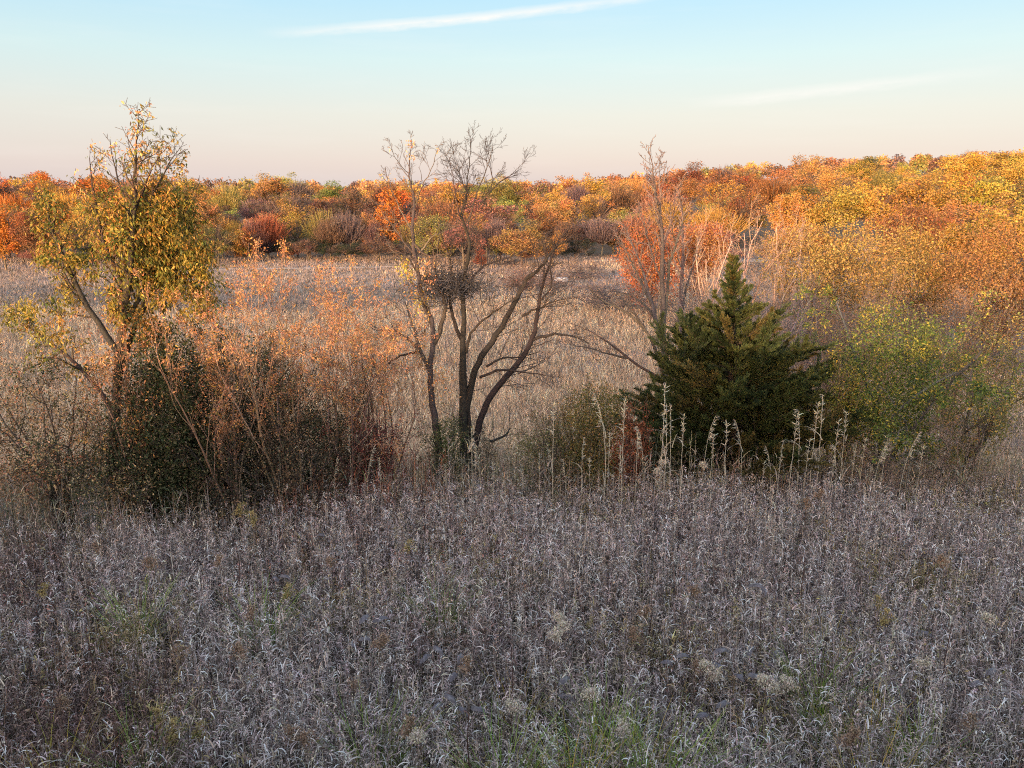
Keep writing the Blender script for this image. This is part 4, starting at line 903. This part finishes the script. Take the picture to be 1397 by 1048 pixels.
def label_forest():
    marks = [(-999, 300, 'behind the olive-leaved tree'), (300, 450, 'above the orange saplings'), (450, 530, 'left of the slim tree'), (530, 600, 'behind the slim tree'),
             (600, 700, 'behind the forked tree'), (700, 850, 'right of the forked tree'), (850, 960, 'behind the tall bare tree'), (960, 1080, 'above the cedar'), (1080, 1222, 'over the green tree'), (1222, 9999, 'at the far right')]
    def where(o, px):
        t = next(f for f in FOREST if f[0] is o); d = math.hypot(t[3], t[4]) + (45 if t[3] / t[4] > 0.34 and t[4] < 200 else 0)
        row = 'at the wood\'s foot' if d < 160 else 'on the lower slope' if d < 205 else 'on the middle slope' if d < 275 else 'on the skyline'
        return row + ' ' + next(m[2] for m in marks if m[0] <= px < m[1])
    autolabel([(t[0], f"{t[2]} {FORM[t[1]]} {'bush' if t[1] == 'scrub' else 'tree'}", proj((t[3], t[4], float(gh(t[3], t[4])) + 8))[0]) for t in FOREST], where)
label_forest()

def far_wood():
    """the farthest wood along the skyline reads as one mass"""
    mb = MB(); hs = list(HUES.values()); hs = [HUES[k] for k in ('rust brown', 'dusky brown', 'purple grey', 'olive green', 'tan orange', 'dusky brown', 'golden')]
    for Y0 in (430, 520, 640):
        x = -0.75 * Y0
        while x < 0.75 * Y0:
            y = Y0 + rnd.uniform(-30, 30); z = float(gh(x, y)); H = rnd.uniform(8, 15); R = rnd.uniform(4, 9); n = 360
            u = rdir(n); u[:, 2] = np.abs(u[:, 2]); c = np.array((x, y, z + H * 0.4)) + u * np.array((R, R, H * 0.6)) * rng.uniform(0.6, 1.05, (n, 1))
            L = rng.uniform(0.7, 1.7, n); leaves(mb, c, rdir(n), L, L * 0.8, vary(rnd.choice(hs), n, 0.2)); x += R * 1.25
    tag(mb.build('distant_wood', M_LEAF), 'brown and rust coloured distant wood along the farthest skyline', 'wood', kind='stuff')
far_wood()

# ------------------------------------------------------------------ single plants standing out of the meadow
ZN = []
def zone_near(o, px):
    y = o.location[1]; d = 'at meadow front' if y < 7.6 else 'in mid meadow' if y < 10.5 else 'at meadow back' if y < 13.2 else 'at thicket edge'
    s = 'far left' if px < 174 else 'on the left' if px < 520 else 'below the forked tree' if px < 760 else 'left of the cedar' if px < 870 else 'below the cedar' if px < 1130 else 'on the right' if px < 1222 else 'far right'
    return f'{d} {s}'
def on_meadow(px, py, h):
    """foot of a plant h metres tall whose top shows at the pixel"""
    Y = 9.0
    for _ in range(30):
        p = P(px, py, Y); a = math.radians(14) + math.atan((py - 524) / F)
        Y = 0.5 * Y + 0.5 * (EYE - float(gh(p[0], Y)) - h) / math.tan(a)
    p = P(px, py, Y); return float(p[0]), float(Y), float(gh(p[0], Y))
def copy_thing(root, loc, rz, sc=1.0):
    r = root.copy(); COL.objects.link(r); r.location = loc; r.rotation_euler = (0, 0, rz); r.scale = (sc, sc, sc)
    for ch in list(root.children):
        c = ch.copy(); COL.objects.link(c); c.parent = r
    return r
def make_goldenrod(seed, tall, headc, dens):
    global rng
    rng = np.random.default_rng(seed); t = empty('goldenrod_plant', (0, 0, 0)); st, hd = MB(), MB()
    pts = np.array([(0.02 * math.sin(k), 0.02 * math.cos(k * 1.3), tall * k / 6) for k in range(7)])
    tube(st, pts, np.linspace(0.005, 0.003, 7), (0.13, 0.085, 0.06), 4)
    n = 26; h = rng.uniform(0.25, 0.85, n) * tall
    blades(st, np.stack([0 * h, 0 * h, h], 1), rng.uniform(0, 6.3, n), rng.uniform(0.6, 1.2, n), rng.uniform(0.8, 2.2, n), rng.uniform(0.05, 0.11, n), 0.011, vary((0.17, 0.12, 0.09), n, 0.2), 3)
    for k in range(9):
        a = rnd.uniform(0, 6.28); z = tall * rnd.uniform(0.84, 1.0); l = 0.11 * (1.15 - (z / tall - 0.84) * 4)
        bl = np.array([(math.cos(a) * l * s, math.sin(a) * l * s, z + 0.07 * math.sin(s * 2.4)) for s in np.linspace(0, 1, 5)]); tube(st, bl, np.full(5, 0.0022), (0.15, 0.1, 0.07), 3)
        m = int(34 * dens); s_ = rng.integers(1, 5, m); c = bl[s_] + rng.normal(0, 0.016, (m, 3)); leaves(hd, c, rdir(m) + np.array((0, 0, 0.3)), 0.022, 0.014, vary(headc, m, 0.25))
    st.build('stem', M_GRASS, t); hd.build('seed_head', M_GRASS, t); return t
items = []
def scatter(protos, spots, look, cat, group, hts, Yf=None):
    used = set()
    for i, s in enumerate(spots):
        k = (s[2] if len(s) > 2 else i) % len(protos); pr = protos[k]
        sc = rnd.uniform(0.92, 1.12); x, y, z = on_meadow(s[0], s[1], hts[k] * sc)
        if Yf is not None:
            y = Yf + rnd.uniform(-0.4, 0.4); p = P(s[0], s[1], y); x, y, z = float(p[0]), y, float(gh(p[0], y)); sc = (float(p[2]) - z) / hts[k]
        if k in used: o = copy_thing(pr, (x, y, z - 0.02), rnd.uniform(0, 6.28), sc)
        else: o = pr; used.add(k); o.location = (x, y, z - 0.02); o.rotation_euler = (0, 0, rnd.uniform(0, 6.28)); o.scale = (sc,) * 3
        o['category'] = cat; o['group'] = group; items.append((o, look[k], s[0]))
    for k, pr in enumerate(protos):
        if k not in used:
            for c in list(pr.children): bpy.data.objects.remove(c)
            bpy.data.objects.remove(pr)
G = [make_goldenrod(31, 1.05, (0.56, 0.49, 0.40), 1.5), make_goldenrod(32, 0.95, (0.30, 0.20, 0.14), 1.2), make_goldenrod(33, 1.0, (0.33, 0.26, 0.11), 1.2)]
scatter(G, [(216, 968, 2), (240, 985, 2), (275, 990, 2), (398, 990, 1), (415, 998, 1), (235, 1000, 1), (245, 880, 1), (330, 880, 1), (395, 800, 2), (345, 830, 1), (330, 690, 2), (345, 700, 2), (262, 655, 1), (240, 662, 1), (285, 662, 1), (215, 668, 1), (195, 690, 1),
            (763, 838, 0), (770, 850, 0), (758, 862, 0), (1045, 925, 0), (1060, 935, 0), (1075, 928, 0), (965, 905, 0), (950, 900, 1), (975, 915, 0), (806, 942, 0), (570, 1000, 0), (1100, 680, 1), (1180, 655, 1), (1120, 670, 1), (945, 800, 1), (880, 830, 1), (862, 855, 1),
            (700, 960, 0), (560, 985, 1), (640, 900, 1), (1200, 815, 2), (1212, 835, 2), (990, 595, 0), (985, 600, 0), (905, 628, 0), (912, 636, 0), (898, 640, 0), (960, 632, 0), (1260, 900, 0), (1330, 980, 1), (1290, 760, 1), (90, 950, 1), (60, 800, 2), (130, 740, 1), (1350, 840, 0), (1165, 1000, 1), (480, 930, 1), (520, 870, 1), (450, 760, 1), (560, 740, 2), (850, 990, 0), (300, 760, 1), (205, 760, 1)],
        ['pale fluffy goldenrod plume', 'brown faded goldenrod plume', 'yellowish goldenrod plume'], 'weed', 'goldenrod plumes in the meadow', [1.08, 0.98, 1.03])
def make_dark_head(seed):
    global rng
    rng = np.random.default_rng(seed); t = empty('coneflower', (0, 0, 0)); st, hd = MB(), MB()
    tube(st, [(0, 0, 0), (0.02, 0.01, 0.4), (0.0, 0.02, 0.8), (0.01, 0.0, 1.1)], [0.006, 0.005, 0.004, 0.003], (0.06, 0.04, 0.035), 4)
    for (cx, cz) in ((0.01, 1.11),):
        ang = np.arange(8) * math.pi / 4; prof = [(0.004, -0.022), (0.02, -0.012), (0.024, 0.004), (0.016, 0.022), (0.002, 0.03)]
        v = np.concatenate([np.stack([cx + np.cos(ang) * r, np.sin(ang) * r, np.full(8, cz + z)], 1) for r, z in prof])
        q = [(k * 8 + j, k * 8 + (j + 1) % 8, (k + 1) * 8 + (j + 1) % 8, (k + 1) * 8 + j) for k in range(4) for j in range(8)]; hd.add(v, q, (0.03, 0.022, 0.02))
        n = 30; u = rdir(n); leaves(hd, np.array((cx, 0, cz)) + u * 0.02, u, 0.012, 0.006, (0.04, 0.03, 0.025))
    st.build('stem', M_TWIG, t); hd.build('seed_head', M_TWIG, t); return t
hd_spots = [(426, 748), (492, 735), (520, 722), (498, 708), (428, 702), (586, 752), (405, 775), (634, 683), (535, 745), (700, 770), (640, 800), (1150, 690), (1060, 770), (1010, 700), (880, 690), (735, 690), (660, 720), (830, 760), (940, 720), (480, 915), (1128, 872), (1210, 700), (900, 760), (1090, 730), (320, 735), (575, 860), (1280, 700), (110, 790)]
scatter([make_dark_head(41)], [(a, b, 0) for a, b in hd_spots], ['dark round coneflower seed head'], 'weed', 'coneflower seed heads in the meadow', [1.1])
def make_stem(seed):
    global rng
    rng = np.random.default_rng(seed); t = empty('dead_weed_stalk', (0, 0, 0)); st, lf = MB(), MB()
    tube(st, [(0, 0, 0), (0.02, 0.0, 0.5), (0.0, 0.02, 0.9), (0.02, 0.0, 1.25)], [0.008, 0.007, 0.005, 0.003], (0.07, 0.035, 0.03), 4)
    n = 18; h = rng.uniform(0.3, 1.2, n)
    blades(lf, np.stack([0 * h, 0 * h, h], 1), rng.uniform(0, 6.3, n), rng.uniform(0.5, 1.2, n), rng.uniform(1.2, 2.8, n), rng.uniform(0.05, 0.12, n), 0.012, vary((0.11, 0.06, 0.05), n, 0.25), 3)
    st.build('stem', M_TWIG, t); lf.build('leaves', M_GRASS, t); return t
scatter([make_stem(43)], [(a, b, 0) for a, b in [(378, 690), (395, 860), (322, 735), (510, 770), (890, 800), (1170, 700), (1205, 740), (1100, 760), (560, 850), (700, 880), (1040, 830), (985, 850), (240, 840), (455, 690), (820, 720), (1120, 900), (640, 960), (930, 940), (1300, 850), (120, 860)]],
        ['dark red upright dead weed stalk'], 'weed', 'dark weed stalks in the meadow', [1.25])
def make_withered(seed):
    """big curled grey leaf on a short stem"""
    global rng
    rng = np.random.default_rng(seed); t = empty('withered_leaf_plant', (0, 0, 0)); st, lf = MB(), MB()
    tube(st, [(0, 0, 0), (0.03, 0, 0.3), (0.02, 0.03, 0.6), (0.05, 0.02, 0.82)], [0.008, 0.007, 0.005, 0.004], (0.09, 0.07, 0.07), 5)
    for k in range(2):
        a = rng.uniform(0, 6.3); L = rng.uniform(0.16, 0.24); z0 = 0.82 - 0.1 * k; nu, nv = 10, 5; V = []
        for i in range(nu):
            s = i / (nu - 1); wd = 0.034 * math.sin(math.pi * min(1, s * 0.97 + 0.03)) ** 1.1; th = 0.5 + 2.3 * s
            cx = L * (1 - math.cos(th)) / 2.2 * 1.1; cz = z0 + 0.09 * math.sin(th)
            for j in range(nv):
                q = (j / (nv - 1) - 0.5) * 2; curl = abs(q) ** 2 * wd * 0.9
                V.append((math.cos(a) * cx - math.sin(a) * q * wd, math.sin(a) * cx + math.cos(a) * q * wd, cz - curl + 0.008 * math.sin(9 * s + 4 * q)))
        q = [(i * nv + j, i * nv + j + 1, (i + 1) * nv + j + 1, (i + 1) * nv + j) for i in range(nu - 1) for j in range(nv - 1)]
        lf.add(V, q, vary((0.17, 0.155, 0.175), len(V), 0.2, 0.03))
    st.build('stem', M_TWIG, t); lf.build('withered_leaf', M_LEAF, t, True); return t
scatter([make_withered(51), make_withered(52), make_withered(53)], [(487, 872), (505, 838), (605, 945), (625, 905), (640, 965), (590, 880), (1055, 895), (1020, 882), (970, 890), (1018, 918), (975, 965), (1045, 802), (920, 895), (1250, 860), (760, 935), (445, 730), (380, 785), (940, 790), (1345, 920)],
        ['curled grey withered leaf', 'drooping grey withered leaf', 'broad grey withered leaf'], 'leaf', 'big withered leaves in the meadow', [0.86] * 3)
def make_tuft(seed, cols, n, h):
    global rng
    rng = np.random.default_rng(seed); mb = MB(); a = rng.uniform(0, 6.3, n)
    blades(mb, np.stack([rng.normal(0, 0.05, n), rng.normal(0, 0.05, n), np.zeros(n)], 1), a, rng.uniform(0, 0.35, n), rng.uniform(0.2, 1.3, n), h * rng.uniform(0.6, 1.1, n), 0.011, vary(pick(cols, n), n, 0.15), 5)
    return mb.build('grass_tuft', M_GRASS)
scatter([make_tuft(61, [(0.17, 0.28, 0.045), (0.25, 0.32, 0.06)], 110, 1.2), make_tuft(62, [(0.5, 0.34, 0.06), (0.38, 0.3, 0.06)], 60, 1.15)],
        [(830, 955, 0), (1140, 955, 0), (815, 1000, 0), (1015, 1030, 0), (700, 930, 1), (875, 990, 1), (1125, 850, 1), (780, 1020, 1), (1190, 960, 1), (600, 800, 0), (510, 985, 0), (190, 1000, 0), (690, 1010, 0), (1120, 900, 0), (180, 820, 0), (905, 1015, 0), (355, 820, 0), (1270, 1000, 0), (60, 1010, 1), (1205, 1020, 1)],
        ['bright green grass tuft', 'ochre yellow grass tuft'], 'grass', 'coloured grass tufts in the meadow', [0.95, 0.97])
def make_stalk(seed, nod):
    global rng
    rng = np.random.default_rng(seed); t = empty('seed_grass_stalk', (0, 0, 0)); st, hd = MB(), MB(); H = 1.7
    k = np.linspace(0, 1, 9); x = 0.03 * np.sin(k * 3) + nod * k ** 4 * 0.25; z = H * k - abs(nod) * k ** 6 * 0.12
    pts = np.stack([x, 0.03 * k, z], 1); tube(st, pts, np.linspace(0.0055, 0.0028, 9), (0.40, 0.36, 0.29), 4)
    n = 5; h = rng.uniform(0.3, 0.75, n) * H; blades(st, np.stack([0.02 + 0 * h, 0 * h, h], 1), rng.uniform(0, 6.3, n), rng.uniform(0.2, 0.5, n), rng.uniform(0.6, 2.2, n), rng.uniform(0.2, 0.4, n), 0.011, vary((0.34, 0.3, 0.24), n, 0.15), 5)
    m = 34; s_ = rng.uniform(0.76, 1.0, m); c = np.stack([np.interp(s_, k, pts[:, a]) for a in range(3)], 1)
    d = rdir(m) * 0.5 + np.array((nod * 1.2, 0, 0.6 - abs(nod) * 0.9)); leaves(hd, c, d, rng.uniform(0.04, 0.10, m), 0.010, vary((0.42, 0.38, 0.31), m, 0.25))
    st.build('stem', M_GRASS, t); hd.build('seed_head', M_GRASS, t); return t
scatter([make_stalk(71, 0.6), make_stalk(72, -0.5), make_stalk(73, 0.12)],
        [(905, 530, 1), (920, 550, 1), (912, 545, 0), (937, 562, 2), (960, 565, 0), (884, 580, 0), (995, 575, 2), (1015, 575, 1), (1065, 595, 0), (1085, 560, 2), (1100, 562, 0), (1118, 545, 2), (1128, 542, 0), (1102, 595, 2), (1140, 570, 2), (1182, 595, 2), (1195, 600, 0), (868, 590, 2), (826, 540, 1), (855, 540, 2), (758, 545, 2), (830, 595, 1), (655, 598, 1), (650, 605, 2), (478, 580, 2), (500, 610, 1), (640, 585, 2), (570, 640, 2), (700, 615, 2), (380, 610, 2), (345, 620, 0), (795, 600, 0), (1055, 610, 1), (970, 590, 2), (1240, 590, 1), (1160, 560, 2), (675, 630, 2), (690, 640, 0), (715, 632, 2), (735, 622, 1), (752, 612, 2), (775, 628, 0), (805, 625, 2), (845, 612, 1), (878, 620, 2), (895, 608, 0), (1040, 628, 2), (1150, 610, 0), (1170, 605, 2), (1208, 590, 2), (1260, 605, 2), (610, 632, 2), (540, 630, 0), (520, 622, 2), (455, 622, 1), (425, 630, 2)],
        ['pale stalk nodding right', 'pale stalk nodding left', 'pale upright seed stalk'], 'grass stalk', 'tall seeding grass stalks', [1.62, 1.62, 1.7], Yf=13.5)
scatter([make_stalk(74, 0.05)], [(1216, 838, 0)], ['tallest pale seeding grass stalk'], 'grass stalk', 'tall seeding grass stalks', [1.7])
bpy.context.view_layer.update()
autolabel(items, zone_near)
